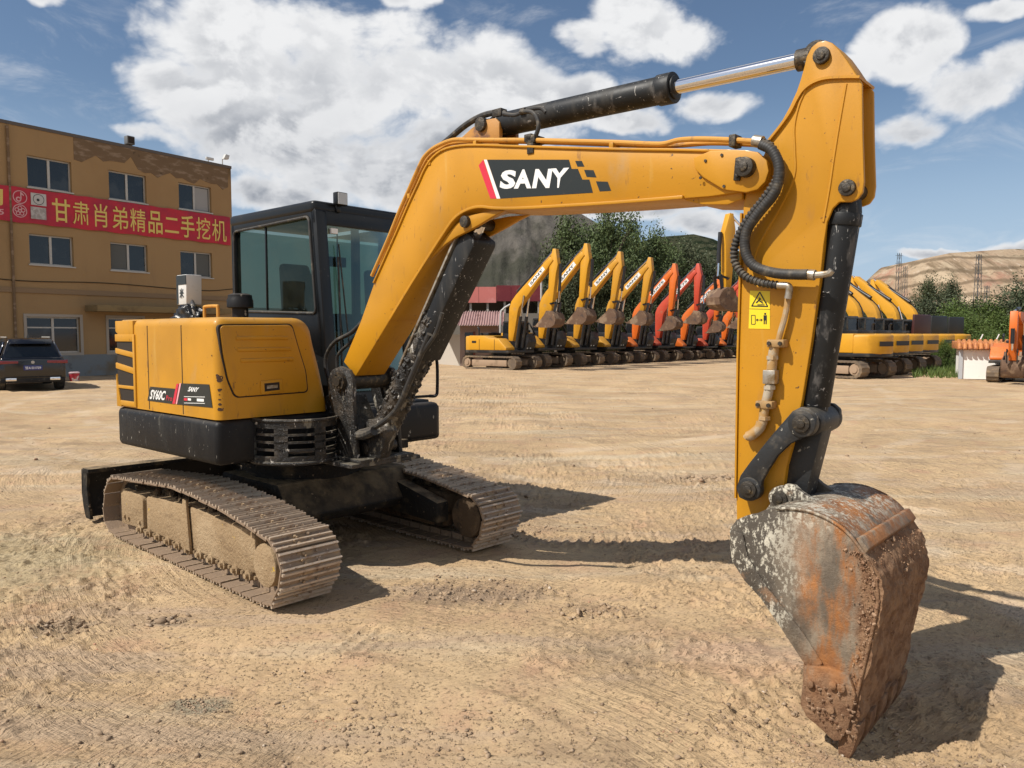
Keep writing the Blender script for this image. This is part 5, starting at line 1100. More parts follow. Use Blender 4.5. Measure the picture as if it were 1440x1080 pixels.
# ------------------------------------------------------------------ black SUV
def make_suv():
    t_ = thing('parked_car', 'black SUV with a blue number plate parked by the ochre building, seen from behind', 'car', (0, 0, 0), 0)
    paint = mat('black_car_paint', (.005, .005, .006), .18, .0, [((.022, .020, .018), 2, .5, .8, 6, (1, 1, 1), .5)], None, .6)
    # body from cross sections along x (length); y half width, forward = +x, rear at x=0
    sec = [(0.00, .42, .78, 1.02, .80, .80), (.06, .34, .93, 1.10, .84, .80), (.5, .30, .98, 1.12, .90, .84), (1.2, .26, .99, 1.10, .93, .86), (3.2, .26, .99, 1.06, .93, .86), (4.1, .28, .98, 1.00, .90, .80), (4.7, .36, .90, .88, .80, .7), (4.88, .46, .74, .74, .66, .6)]
    V_ = []; 
    for (x, zb, hw, zt, hw2, _) in sec:
        zm = (zb + zt) / 2
        ring = [(-hw * .86, zb), (-hw, zb + .10), (-hw * 1.0, zm), (-hw * .985, zt - .10), (-hw2, zt), (0, zt + .03), (hw2, zt), (hw * .985, zt - .10), (hw * 1.0, zm), (hw, zb + .10), (hw * .86, zb), (0, zb - .02)]
        V_ += [(x, y, z) for y, z in ring]
    n = 12; F_ = [(i * n + k, i * n + (k + 1) % n, (i + 1) * n + (k + 1) % n, (i + 1) * n + k) for i in range(len(sec) - 1) for k in range(n)] + [tuple(range(n - 1, -1, -1)), tuple((len(sec) - 1) * n + k for k in range(n))]
    g = G(); g.add(V_, F_); body = g.build('body', paint, t_, .03, 50, 3)
    # greenhouse
    gh = [(.16, .99, .84, 1.02), (.34, 1.36, .74, 1.02), (.42, 1.66, .64, 1.02), (1.0, 1.73, .66, 1.02), (2.4, 1.74, .66, 1.02), (3.0, 1.66, .64, 1.02), (3.85, 1.08, .78, .98)]
    V_ = []
    for (x, zt, hw, zb) in gh: V_ += [(x, -.88, zb), (x, -hw, zt - .04), (x, -hw * .9, zt), (x, hw * .9, zt), (x, hw, zt - .04), (x, .88, zb)]
    F_ = [(i * 6 + k, i * 6 + (k + 1) % 6, (i + 1) * 6 + (k + 1) % 6, (i + 1) * 6 + k) for i in range(len(gh) - 1) for k in range(6)] + [(5, 4, 3, 2, 1, 0), tuple(36 + k for k in range(6))]
    g = G(); g.add(V_, F_); g.build('roof', paint, t_, .02, 45, 2)
    g = G(); g.add([(.175, -.72, 1.10), (.175, .72, 1.10), (.34, .62, 1.48), (.34, -.62, 1.48)], [(0, 1, 2, 3)]); g.build('rear_window', 'pane', t_)
    g.v = [(x - .012 if x < .3 else x - .004, y, z) for x, y, z in g.v]
    o = bpy.data.objects[-1] if False else None
    g = G(); g.prism([(.22, 1.55), (.40, 1.70), (.60, 1.725), (.42, 1.60)], -.6, .6); g.build('spoiler', paint, t_, .01)
    for s in (-1, 1):
        g = G(); g.add([(.62, s * .885, 1.10), (1.75, s * .895, 1.10), (1.72, s * .70, 1.60), (.9, s * .70, 1.60)], [(0, 1, 2, 3)]); g.add([(1.85, s * .895, 1.10), (3.35, s * .895, 1.10), (2.75, s * .70, 1.58), (1.82, s * .70, 1.60)], [(0, 1, 2, 3)]); g.build('side_window', 'pane', t_)
        g = G(); g.tube(smooth_path([(.58, s * .90, 1.09), (.86, s * .715, 1.60), (1.8, s * .71, 1.635), (2.8, s * .71, 1.60), (3.4, s * .90, 1.09)], 4), .012, 6); g.build('window_trim', 'chrome', t_)
        g = G(); g.prism([(s * .40, .93), (s * .97, .90), (s * .98, 1.01), (s * .40, 1.00)], -.012, .10, 'x'); g.prism([(0.0, .91), (.42, .93), (.40, 1.0), (0.0, 1.02)], s * .96, s * .993); g.build('tail_light', mat('tail_light_red', (.20, .012, .02), .2, 0, (), None, .5), t_, .01)
        g = G(); g.box(.9, 2.9, s * .60, s * .63, 1.74, 1.78); g.build('roof_rail', 'alu', t_, .01)
        g = G(); g.box(-.03, .05, s * .46, s * .76, .36, .46); g.build('exhaust_tip', 'chrome', t_, .02)
        g = G(); g.prism([(3.0, .98), (3.2, .98), (3.2, 1.12), (3.0, 1.16)], s * .95, s * 1.16); g.build('mirror', paint, t_, .03)
        for x in (.92, 3.85):
            g = G(); ysq = s * .97; g.tube([(x, s * .70, .36), (x, s * .74, .36), (x, s * .94, .36), (x, s * .97, .36)], [.33, .36, .36, .33], 32); wh = g.build('wheel', 'rubber', t_)
            g = G(); g.ycyl(x, .36, s * .95, s * .975, .24, 24); g.build('rim', 'alu', wh)
    g = G(); g.box(-.02, .02, -.80, .80, .46, .50); g.box(-.015, .03, -.90, .90, .30, .44); g.build('bumper', 'black', t_, .01)
    g = G(); g.box(-.022, .0, -.26, .26, .70, .855); pl = g.build('number_plate', mat('blue_plate', (.02, .03, .16), .4), t_, .004)
    g = G(); text_on(g, '甘A·D1729', [(-.0235, .22, .73), (-.0235, -.22, .73), (-.0235, -.22, .825), (-.0235, .22, .825)], .02); g.build('plate_number', 'white', pl)
    g = G(); g.tube([(-.015, 0, .955), (.01, 0, .955)], .05, 18); g.build('badge', 'alu', t_)
    g = G(); g.prism([(1.0, 1.745), (1.25, 1.745), (1.02, 1.83)], -.02, .02); g.build('roof_fin', paint, t_)
    return t_
suv = make_suv(); dS = 21.4; suv.location = at(46, dS, 0); suv.rotation_euler = (0, 0, R(128)); suv.scale = (.86,) * 3
# small bundle on the ground by the wall
bp = at(103.5, EYE * FP / 67.5); bd = thing('paint_bucket', 'small red and white striped tub on the ground beside the black car', 'tub', (bp.x, bp.y, 0))
g = G(); g.tube([(0, 0, 0), (0, 0, .04), (0, 0, .30)], [.13, .14, .16], 20); g.build('tub_body', mat('red_white_plastic', (.45, .03, .05), .5, 0, [((.6, .55, .55), 6, .5, .55)]), bd)
g = G(); g.tube([(0, 0, .30), (0, 0, .33), (0, 0, .35)], [.17, .17, .12], 20); g.build('lid', mat('pale_lid', (.55, .4, .42), .5), bd)

# ------------------------------------------------------------------ excavators for sale in the background
def flat(name, c, r_=.5): return mat(name, c, r_, 0, [(tuple(x * .7 for x in c), .8, .5, .8), (DUST, 1.6, .58, .85, 7)], None, updust=((.4, .29, .16), .3))
PAL = {'yellow': flat('sale_yellow', (.60, .29, .012)), 'amber': flat('sale_amber', (.56, .27, .02)), 'orange': flat('sale_orange', (.64, .135, .012)), 'red': flat('sale_red', (.50, .058, .025)), 'pale': flat('sale_pale_yellow', (.60, .38, .08))}
M['bgblack'] = mat('sale_black', (.014, .014, .016), .4, 0, [((.07, .06, .045), 1.2, .5, .75)]); M['bgtrack'] = mat('sale_track', (.13, .095, .065), .85, 0, [((.24, .17, .10), 1.8, .45, .65)], (9, .5, .05)); M['bgrust'] = mat('sale_bucket', (.13, .075, .045), .85, 0, [((.26, .175, .11), 1.8, .48, .62, 8), ((.07, .045, .035), 2.6, .55, .68, 8)], (9, .4, .04)); M['bgframe'] = mat('sale_frame', (.34, .24, .16), .9, 0, [((.20, .14, .09), 1.5, .5, .7)])
def rotp(p, c, a): d = Vector((p[0] - c[0], p[1] - c[1])); a = R(a); return (c[0] + d.x * math.cos(a) - d.y * math.sin(a), c[1] + d.x * math.sin(a) + d.y * math.cos(a))
def make_sale(paint, foot=(.85, 1.75), bend=(1.12, 3.95), tip=(3.9, 6.6), stick_top=(4.05, 7.15), stick_bot=(3.72, 3.5), curl=34, cabside=True, decal='SANY', dark_panel=False):
    t_ = thing('sale_excavator', None, 'excavator')
    P_ = PAL[paint]
    for s in (-1, 1):
        y0_, y1_ = (s * .75, s * 1.32)
        def stad(r_, x0=-1.75, x1=1.75, zc_=.43, nn=9): return [(x1 + r_ * math.sin(a), zc_ - r_ * math.cos(a)) for a in [math.pi * k / nn for k in range(nn + 1)]] + [(x0 - r_ * math.sin(a), zc_ + r_ * math.cos(a)) for a in [math.pi * k / nn for k in range(nn + 1)]]
        outer_ = []; base_ = stad(.42); path = smooth_path([(a, 0, b_) for a, b_ in base_], 1, True)
        per = []; L0 = 0; pts2 = [Vector(p) for p in base_]; tot = sum((pts2[(i + 1) % len(pts2)] - pts2[i]).length for i in range(len(pts2))); NS = 44
        for k in range(NS * 2):
            s_ = tot * k / (NS * 2); acc = 0
            for i in range(len(pts2)):
                L1 = (pts2[(i + 1) % len(pts2)] - pts2[i]).length
                if acc + L1 >= s_: p = pts2[i].lerp(pts2[(i + 1) % len(pts2)], (s_ - acc) / L1); break
                acc += L1
            c_ = Vector((max(-1.75, min(1.75, p.x)), .43)); d = (p - c_); d = d.normalized(); off = .0 if k % 2 else -.035
            per.append((p.x + d.x * off, p.y + d.y * off))
        inn_ = [(x * .93, .43 + (z - .43) * .78) for x, z in per]; g = G(); n = len(per)
        V_ = [(p[0], y0_, p[1]) for p in per] + [(p[0], y1_, p[1]) for p in per] + [(p[0], y0_, p[1]) for p in inn_] + [(p[0], y1_, p[1]) for p in inn_]
        F_ = []
        for i in range(n): j = (i + 1) % n; F_ += [(i, j, n + j, n + i), (2 * n + i, 3 * n + i, 3 * n + j, 2 * n + j), (i, 2 * n + i, 2 * n + j, j), (n + i, n + j, 3 * n + j, 3 * n + i)]
        g.add(V_, F_); tr_ = g.build('track', 'bgtrack', t_)
        g = G(); g.prism([(-1.4, .22), (-1.4, .60), (1.35, .60), (1.35, .22)], s * .82, s * 1.24); g.build('track_frame', 'bgframe', tr_, .03)
        g = G()
        g.ycyl(1.75, .43, s * .85, s * 1.27, .30, 20); g.build('idler', 'bgtrack', tr_); g = G(); g.ycyl(-1.75, .43, s * .85, s * 1.29, .27, 20); g.ycyl(-1.75, .43, s * 1.29, s * 1.33, .15, 16); g.build('sprocket', 'bgframe', tr_)
    g = G(); g.box(-.9, .9, -.8, .8, .45, .85); g.cyl((0, 0, .8), (0, 0, 1.05), .6, 24); g.build('lower_frame', 'bgblack', t_, .03)
    g = G(); g.prism([(1.55, -1.30), (1.55, 1.28), (-1.6, 1.28), (-2.2, .9), (-2.42, .3), (-2.42, -.3), (-2.2, -.9), (-1.6, -1.30)], 1.02, 1.18, 'z'); g.build('deck', 'bgblack', t_, .02)
    g = G(); g.prism([(-1.55, -1.28), (-1.55, 1.26), (-2.2, .9), (-2.44, .35), (-2.44, -.35), (-2.2, -.92)], 1.10, 2.05, 'z'); cw = g.build('counterweight', P_, t_, .12, 40, 3)
    g = G(); g.box(-2.452, -2.43, -.5, .5, 1.5, 1.72); g.build('rear_decal', 'blackvinyl', cw)
    g = G(); g.prism([(-1.6, 1.19), (-1.6, 2.08), (-.4, 2.08), (.0, 1.92), (.75, 1.9), (1.35, 1.35), (1.35, 1.19)], -1.29, -.42); hd = g.build('engine_cover', P_, t_, .05, 40)
    g = G()
    for x in (-.75, .45): g.box(x - .015, x + .015, -1.297, -1.28, 1.22, 1.86)
    g.box(-1.35, -1.0, -1.297, -1.28, 1.62, 1.76); g.build('panel_line', 'gap', hd)
    g = G(); g.prism([(-1.6, 1.19), (-1.6, 2.08), (-.35, 2.08), (-.35, 1.19)], -.4, 1.25); g.build('rear_cover', P_, t_, .05, 40)
    g = G(); g.box(-1.3, -.5, -.7, .5, 2.05, 2.25); g.tube([(-1.1, -.9, 2.05), (-1.1, -.9, 2.5), (-1.2, -.9, 2.6)], .06, 10); g.build('exhaust', 'bgblack', t_, .03)
    if dark_panel:
        g = G(); g.prism([(-1.5, 2.02), (-1.5, 3.15), (-1.38, 3.2), (-1.30, 2.02)], -1.2, .35); g.build('raised_hood', mat('dark_hood_' + paint, (.045, .012, .012) if dark_panel == 'maroon' else (.012, .014, .015), .5), t_, .03)
    g = G(); c0, c1 = .38, 1.27
    g.prism([(-.25, 1.15), (1.55, 1.15), (1.75, 1.7), (1.6, 2.2), (-.25, 2.2)], c0, c1); g.prism([(-.25, 2.85), (-.2, 2.98), (1.1, 2.98), (1.2, 2.85)], c0, c1)
    for y0_ in (c0, c1 - .07):
        g.prism([(-.25, 2.1), (-.25, 2.9), (-.15, 2.9), (-.15, 2.1)], y0_, y0_ + .07); g.prism([(1.62, 2.15), (1.12, 2.9), (1.22, 2.9), (1.72, 2.15)], y0_, y0_ + .07); g.prism([(.55, 2.1), (.55, 2.9), (.63, 2.9), (.63, 2.1)], y0_, y0_ + .07)
    cb_ = g.build('cab', 'bgblack', t_, .02)
    g = G(); g.box(-.2, 1.15, c0 + .02, c1 - .02, 2.15, 2.86); g.build('window', 'pane', cb_)
    g = G()
    for s in (.5, .8): g.cyl((1.56, s, 1.32), (1.62, s, 1.32), .06, 10)
    g.build('lamp', 'lens', t_)
    # boom
    def kinked(p0, p1, p2, w0, w1, w2):
        a_, b_, c_ = Vector(p0), Vector(p1), Vector(p2); pts = [a_.lerp(b_, u) for u in (0, .3, .6, .8)] + [(1 - u) ** 2 * a_.lerp(b_, .88) + 2 * u * (1 - u) * b_ + u * u * b_.lerp(c_, .14) for u in (0, .5, 1)] + [b_.lerp(c_, u) for u in (.25, .42, .60, .80, .92, 1)]
        ws = [w0, w0 * .5 + w1 * .5, w1 * .9, w1, w1 * 1.04, w1 * 1.06, w1 * 1.03, w1 * .95, w1 * .86, w1 * .72, w1 * .4 + w2 * .6, w2 * 1.1, w2]; L_, R_ = [], []
        for i, p in enumerate(pts):
            d = (pts[min(i + 1, len(pts) - 1)] - pts[max(i - 1, 0)]).normalized(); nn = Vector((-d.y, d.x)); L_.append(tuple(p + nn * ws[i])); R_.append(tuple(p - nn * ws[i]))
        return L_ + R_[::-1], pts
    poly, cen = kinked(foot, bend, tip, .16, .33, .15); g = G(); g.prism(poly, -.22, .22); bm_ = g.build('boom', P_, t_, .02, 30)
    d0 = cen[8]; d1 = cen[10]; dd = (Vector(d1) - Vector(d0)).normalized(); nn = Vector((-dd.y, dd.x))
    def lq(s0, s1, o_): return [tuple(Vector(d0) + dd * s0 - nn * o_), tuple(Vector(d0) + dd * s1 - nn * o_), tuple(Vector(d0) + dd * s1 + nn * o_), tuple(Vector(d0) + dd * s0 + nn * o_)]
    if decal:
        L1 = (Vector(d1) - Vector(d0)).length
        g = G(); g.prism(lq(.0, L1, .13), -.226, -.222); dk = g.build('decal', 'white', bm_); g = G(); q_ = lq(.12, L1 - .12, .08); text_on(g, decal, [(p[0], -.228, p[1]) for p in q_], .03); g.build('lettering', 'blackvinyl', dk)
    g = G(); o_ = [tuple(p) for p in cen]
    g.tube([(p.x - .32 * 0, -.16, p.y) for p in [Vector(q) for q in poly[1:11]]], .05, 6); g.build('oil_pipe', 'bgblack', bm_)
    # stick
    S0, S1 = Vector(stick_top), Vector(stick_bot); d = (S1 - S0).normalized(); nn = Vector((-d.y, d.x)); 
    if nn.x < 0: nn = -nn
    pv = Vector(tip)
    sp = [tuple(S0 - nn * .10), tuple(S0 + nn * .10), tuple(S0 + d * .9 + nn * .34), tuple(S0 + d * 1.4 + nn * .26), tuple(S1 + nn * .14), tuple(S1 - nn * .14), tuple(S0 + d * 1.3 - nn * .24), tuple(S0 + d * .7 - nn * .25)]
    g = G(); g.prism(sp, -.17, .17); sk = g.build('stick', P_, t_, .02, 40)
    # cylinders
    def cylp(name, a, b_, r_, y, parent, frac=.6):
        a, b_ = Vector(a), Vector(b_); m_ = a.lerp(b_, frac)
        g = G(); g.tube([(a.x, y, a.y), (m_.x, y, m_.y)], r_, 12); o = g.build(name, 'bgblack', parent); g = G(); g.tube([(m_.x, y, m_.y), (b_.x, y, b_.y)], r_ * .55, 10); g.build('rod', 'chrome', o)
    mid_ = cen[7]; 
    for s in (-1, 1): cylp('boom_cylinder', (1.35, 1.35), (mid_.x + .12, mid_.y - .12), .10, s * .30, t_)
    m2 = poly[6]; cylp('stick_cylinder', (m2[0], m2[1] + .18), tuple(S0 - nn * .02), .11, 0, t_)
    cylp('bucket_cylinder', tuple(S0 + d * .85 + nn * .45), tuple(S1 - d * .55 + nn * .50), .09, 0, t_, .7)
    g = G(); e = S1 - d * .55 + nn * .50
    for s in (-1, 1): g.prism([tuple(e + Vector((-.06, .08))), tuple(e + Vector((.08, 0))), tuple(S1 + nn * .45 + d * .12), tuple(S1 + nn * .28 + d * .12)], s * .20, s * .25); g.prism([tuple(e + Vector((-.06, -.06))), tuple(e + Vector((0, .08))), tuple(S1 - d * .40 + nn * .10), tuple(S1 - d * .5)], s * .20, s * .25)
    g.build('bucket_linkage', 'bgblack', t_)
    # bucket (curled inward)
    bc_ = [(0, .05), (.34, .06), (.62, -.12), (.80, -.45), (.74, -.80), (.48, -1.0), (.05, -1.06), (-.45, -1.06), (-.80, -1.04)]; cutp = [(-.78, -.98), (-.15, -.25)]
    bc_ = [rotp(p, (0, 0), -38 + curl) for p in bc_]; cutp = [rotp(p, (0, 0), -38 + curl) for p in cutp]
    fr = [(S1.x + p[0] * .9, S1.y + p[1] * .9) for p in bc_]; ct = [(S1.x + p[0] * .9, S1.y + p[1] * .9) for p in cutp]
    V_ = []; F_ = []; n = len(fr); cc_ = Vector((sum(p[0] for p in fr) / n, sum(p[1] for p in fr) / n))
    for x, z in fr: p = Vector((x, z)); q = p.lerp(cc_, .06); V_ += [(x, -.5, z), (x, .5, z), (q.x, -.5, q.y), (q.x, .5, q.y)]
    for i in range(n - 1): a = 4 * i; F_ += [(a, a + 1, a + 5, a + 4), (a + 2, a + 6, a + 7, a + 3)]
    F_ += [(4 * n - 4, 4 * n - 3, 4 * n - 1, 4 * n - 2), (0, 2, 3, 1)]
    g = G(); g.add(V_, F_); g.prism(fr + ct, -.51, -.47); g.prism(fr + ct, .47, .51); bk_ = g.build('bucket', 'bgrust', t_)
    lip = Vector(fr[-1]); ld = (lip - Vector(fr[-2])).normalized()
    for k in range(5):
        y = -.46 + k * .23; g = G(); ln_ = Vector((-ld.y, ld.x)); g.prism([tuple(lip - ld * .05 + ln_ * .05), tuple(lip + ld * .22), tuple(lip - ld * .05 - ln_ * .05)], y - .05, y + .05); g.build('tooth', 'bgrust', bk_)
    return t_
def place(o, px, d, heading, s, label, group): o.location = at(px, d, 0); o.rotation_euler = (0, 0, R(heading)); o.scale = (s,) * 3; o['label'] = label; o['category'] = 'excavator'; o['group'] = group; return o
HB = -38.0
GRP = 'excavators lined up with raised arms'
y1 = make_sale('yellow')
# row: stick tops measured in the photograph; the body stands behind its stick
row = [(780, 349, 33.6, 'yellow', 'yellow excavator nearest the low pink house, whole body and track in view'), (826, 342, 35.6, 'yellow', 'yellow excavator second in the raised-arm row, right beside the one by the low house'),
       (871, 353, 37.8, 'amber', 'third yellow excavator in the raised-arm row, between the second and the fourth'), (912, 361, 40.0, 'amber', 'yellow excavator standing immediately left of the bright orange one'),
       (948, 370, 42.2, 'orange', 'bright orange excavator between the yellow ones and the red ones'), (981, 370, 44.4, 'red', 'red excavator just right of the bright orange one'), (1008, 388, 46.8, 'orange', 'orange-red excavator partly hidden behind the tall vertical yellow stick'), (1038, 392, 48.6, 'red', 'red excavator second from the far end of the row, partly behind the front stick'), (1064, 394, 50.6, 'orange', 'orange excavator half hidden by the front stick, at the far right end of the row')]
protos = {'yellow': y1}; a = R(HB); used = False
for i, (px, py, d, c_, lb) in enumerate(row):
    tz_ = EYE + (470 - py) / FP * d; s = tz_ / 7.25
    # machine origin sits 4.05*s behind the stick top along its heading
    top = at(px, d); X0 = top.x - 4.0 * s * math.cos(a); Y0 = top.y - 4.0 * s * math.sin(a)
    if c_ not in protos: protos[c_] = make_sale(c_, decal='SANY' if c_ == 'amber' else 'DX75', **{'amber': dict(stick_bot=(3.5, 3.6), curl=26, bend=(1.2, 4.1)), 'orange': dict(stick_bot=(3.75, 3.35), curl=42, bend=(1.05, 3.7)), 'red': dict(stick_bot=(3.95, 3.7), curl=30, bend=(1.0, 3.8))}[c_]); o = protos[c_]
    elif c_ == 'yellow' and not used: o = y1; used = True
    else: o = copy_tree(protos[c_])
    o.location = (X0, Y0, 0); o.rotation_euler = (0, 0, a + R(rng.uniform(-4, 4) if i else 0)); o.scale = (s,) * 3; tag(o, lb, 'excavator', GRP)
v = make_sale('yellow', foot=(.85, 1.75), bend=(.9, 4.3), tip=(3.2, 6.0), stick_top=(3.75, 7.15), stick_bot=(3.85, 3.8), curl=40, decal=None)
s = (EYE + (470 - 303) / FP * 31) / 7.15; top = at(1022, 31); hd_ = R(-158); v.location = (top.x - 3.75 * s * math.cos(hd_), top.y - 3.75 * s * math.sin(hd_), 0); v.rotation_euler = (0, 0, hd_); v.scale = (s,) * 3
tag(v, 'tall yellow excavator facing left with its stick straight up, mostly behind the front stick', 'excavator')
# second group, seen from behind on the right
GR2 = 'excavators parked tail first on the right'
pb = make_sale('yellow', foot=(.85, 1.75), bend=(1.45, 3.55), tip=(4.3, 6.1), stick_top=(4.6, 6.2), stick_bot=(4.0, 3.0), decal='HYUNDAI')
pm = make_sale('amber', foot=(.85, 1.75), bend=(1.45, 3.5), tip=(4.25, 5.85), stick_top=(4.6, 6.0), stick_bot=(4.0, 3.0), decal='HYUNDAI', dark_panel='maroon')
pk = make_sale('yellow', foot=(.85, 1.75), bend=(1.45, 3.5), tip=(4.25, 5.85), stick_top=(4.6, 6.0), stick_bot=(4.0, 3.0), decal='SANY', dark_panel='black')
grp = [(1180, 29.0, pb, 0, 'yellow excavator tail closest to the dark bucket cylinder of the front machine'), (1207, 31.2, pb, 1, 'yellow excavator second from the bucket cylinder in the tail-first group'), (1231, 33.4, pb, 1, 'yellow excavator immediately left of the one with a raised maroon hood'),
       (1256, 35.6, pm, 0, 'yellow excavator with a raised dark maroon engine hood'), (1282, 38, pk, 0, 'yellow excavator with a raised black hood, next to the maroon-hooded one'), (1308, 40.5, pk, 1, 'yellow excavator with a raised black hood, at the shrub end of the group')]
for i, (px, d, pr_, cp, lb) in enumerate(grp):
    o = copy_tree(pr_) if cp else pr_
    place(o, px, d, 121 - i * .8, .78, lb, GR2)
# small red excavator at the right edge
re_ = make_sale('orange', foot=(.85, 1.75), bend=(1.3, 3.4), tip=(3.3, 3.55), stick_top=(3.9, 3.75), stick_bot=(3.75, 1.25), curl=-25, decal=None)
o = place(re_, 1470, 27.0, -128, .62, 'small orange-red excavator at the right edge, bucket on the ground before the white hut', None); del o['group']
def settle(o, pxb, db):   # stand it so that the stick hangs at the measured spot
    h_ = o.rotation_euler.z; s_ = o.scale[0]; p = at(pxb, db); o.location = (p.x - 3.8 * s_ * math.cos(h_), p.y - 3.8 * s_ * math.sin(h_), 0)
settle(re_, 1424, 24.3)

# ------------------------------------------------------------------ huts, sheds and towers
def hut(): 
    p = at(1353, 27.6); t_ = thing('white_hut', 'low white hut with an orange tiled roof edge next to the red excavator', 'hut', (p.x, p.y, 0), R(-25))
    W_, D_, H_ = 1.62, 2.2, 1.05
    g = G(); g.box(0, W_, 0, D_, 0, H_); g.build('wall', mat('white_wall', (.82, .82, .78), .8, 0, [((.5, .47, .4), 1.5, .55, .75)]), t_)
    g = G(); g.box(-.1, .02, -.05, .1, 0, H_); g.build('corner_post', mat('grey_post', (.42, .44, .46), .7), t_)
    tile = mat('orange_roof_tile', (.50, .20, .06), .7, 0, [((.36, .13, .05), 5, .45, .6)]); g = G()
    g.prism([(-.18, H_ + .02), (-.12, H_ + .26), (D_ + .1, H_ + .30), (D_ + .1, H_ + .02)], -.15, W_ + .15, 'x'); rf = g.build('roof', tile, t_, .01); 
    for k in range(12): g = G(); x = -.10 + k * (W_ + .2) / 11; g.tube([(x, -.22, H_ + .02), (x, -.14, H_ + .20), (x, .3, H_ + .31)], .07, 8); g.build('roof_tile', tile, rf)
    for x in (.55, 1.05): g = G(); g.tube([(x, .5, H_ + .25), (x + .12, .5, H_ + .55)], .02, 6); g.build('roof_spike', 'white', t_)
hut()
def low_house():
    d = 39.0; p = at(611, d); t_ = thing('low_house', 'low pinkish grey house with a corrugated eave left of the first yellow excavator', 'house', (p.x, p.y, 0), R(0)); W_ = (700 - 611) / FP * d; H_ = EYE + (470 - 458) / FP * d
    pink = mat('pinkish_render', (.27, .20, .175), .9, 0, [((.2, .15, .13), 1, .5, .7)]); pale = mat('pale_render', (.46, .42, .36), .9)
    xs_ = (647 - 611) / FP * d; wx0, wx1 = (645 - 611) / FP * d + .15, (653 - 611) / FP * d + .2
    g = G(); g.prism([(xs_, 0), (xs_, H_), (W_, H_), (W_, 0)], 0, 5); wl_ = g.build('wall', pink, t_)
    g = G(); g.add([(0, 2.2, 0), (xs_, -.01, 0), (xs_, -.01, H_ * .78), (0, 2.2, H_ * .78), (0, 2.5, 0), (xs_, .3, 0), (xs_, .3, H_ * .78), (0, 2.5, H_ * .78)], [(0, 1, 2, 3), (7, 6, 5, 4), (3, 2, 6, 7), (0, 3, 7, 4)]); g.build('side_wall', pale, t_)
    for k, xq in enumerate((xs_ + .25, xs_ + 1.6)):
        g = G(); g.box(xq, xq + .42, -.03, .02, .55, H_ - .35); w_ = g.build('window', 'pane', t_); g = G(); g.box(xq + .42, xq + .52, -.05, .0, .5, H_ - .3); g.box(xq - .05, xq + .52, -.06, .0, .42, .5); g.build('frame', mat('dark_red_frame', (.12, .03, .02), .7), w_)
    tin = mat('rusty_pink_tin', (.36, .22, .20), .6, 0, [((.2, .1, .08), 2, .5, .7)]); g = G(); n = 120; V_ = []
    for k in range(n + 1):
        x = -.3 + (W_ + .6) * k / n; z = .06 * (1 if k % 4 < 2 else 0); V_ += [(x, -.7, H_ - .02 + z), (x, 2.0, H_ + .75 + z)]
    g.add(V_, [(2 * k, 2 * k + 2, 2 * k + 3, 2 * k + 1) for k in range(n)]); g.add([(-.3, 2, H_ + .75), (W_ + .3, 2, H_ + .75), (W_ + .3, 5, H_ + .1), (-.3, 5, H_ + .1)], [(0, 1, 2, 3)]); g.build('roof', tin, t_)
    return t_
low_house()
def long_shed():
    d = 52.0; p = at(600, d); t_ = thing('open_shed', 'long open shed with pink and dark red fascia sheets behind the low house', 'shed', (p.x, p.y, 0), 0); W_ = (760 - 600) / FP * d
    z0, z1 = EYE + (470 - 426) / FP * d, EYE + (470 - 404) / FP * d; xs_ = (698 - 600) / FP * d
    pk_ = mat('faded_pink_sheet', (.55, .17, .15), .7, 0, [((.62, .26, .24), 1, .5, .7)]); dr_ = mat('dark_red_sheet', (.14, .012, .02), .6, 0, [((.2, .03, .03), 1.2, .5, .7)])
    nb = 4
    for k in range(nb): g = G(); a_ = xs_ * k / nb; g.box(a_ + .01, a_ + xs_ / nb - .01, -.05, .02, z0, z1); g.build('fascia_sheet', pk_, t_)
    for k in range(3): g = G(); a_ = xs_ + (W_ - xs_) * k / 3; g.box(a_ + .01, a_ + (W_ - xs_) / 3 - .01, -.04, .02, z0 + .1, z1 + .1); g.build('fascia_sheet', dr_, t_)
    g = G(); g.box(0, W_, 0, 6, z1 - .1, z1); g.build('roof', 'bgblack', t_)
    g = G(); g.box(0, W_, 5.8, 6, 0, z1 - .1); g.build('back_wall', mat('shed_back', (.06, .055, .05), .9), t_)
    for k in range(7): g = G(); x = (638 - 600) / FP * d + k * 1.15; g.box(x - .07, x + .07, .1, .24, 0, z1 - .1); g.build('post', mat('pale_post', (.42, .38, .33), .8), t_)
    g = G(); g.box(0, W_, -.9, -.8, 0, EYE + (470 - 462) / FP * d + 1.0); g.build('parapet_wall', mat('grey_yard_wall', (.16, .15, .13), .9, 0, [((.22, .2, .17), 2, .5, .7)]), t_)
long_shed()
for (px, d, zt_, r_, lb) in [(761, 38, EYE + (470 - 388) / FP * 38, .05, 'thin white pole between the first and second yellow excavators'), (704, 36, EYE + (470 - 432) / FP * 36, .045, 'white bent pole above the engine cover of the first yellow excavator')]:
    p = at(px, d); t_ = thing('pole', lb, 'pole', (p.x, p.y, 0)); g = G()
    if r_ > .046: g.tube([(0, 0, 0), (0, 0, zt_)], r_, 8)
    else: g.tube(smooth_path([(0, 0, 0), (0, 0, zt_ - .5), (.12, 0, zt_ - .1), (.45, 0, zt_ + .12)], 4), r_, 8)
    g.build('shaft', mat('pale_paint', (.5, .5, .48), .5), t_); g = G(); g.tube([(0, 0, -.02), (0, 0, .12)], .12, 10); g.build('base', 'alu', t_)
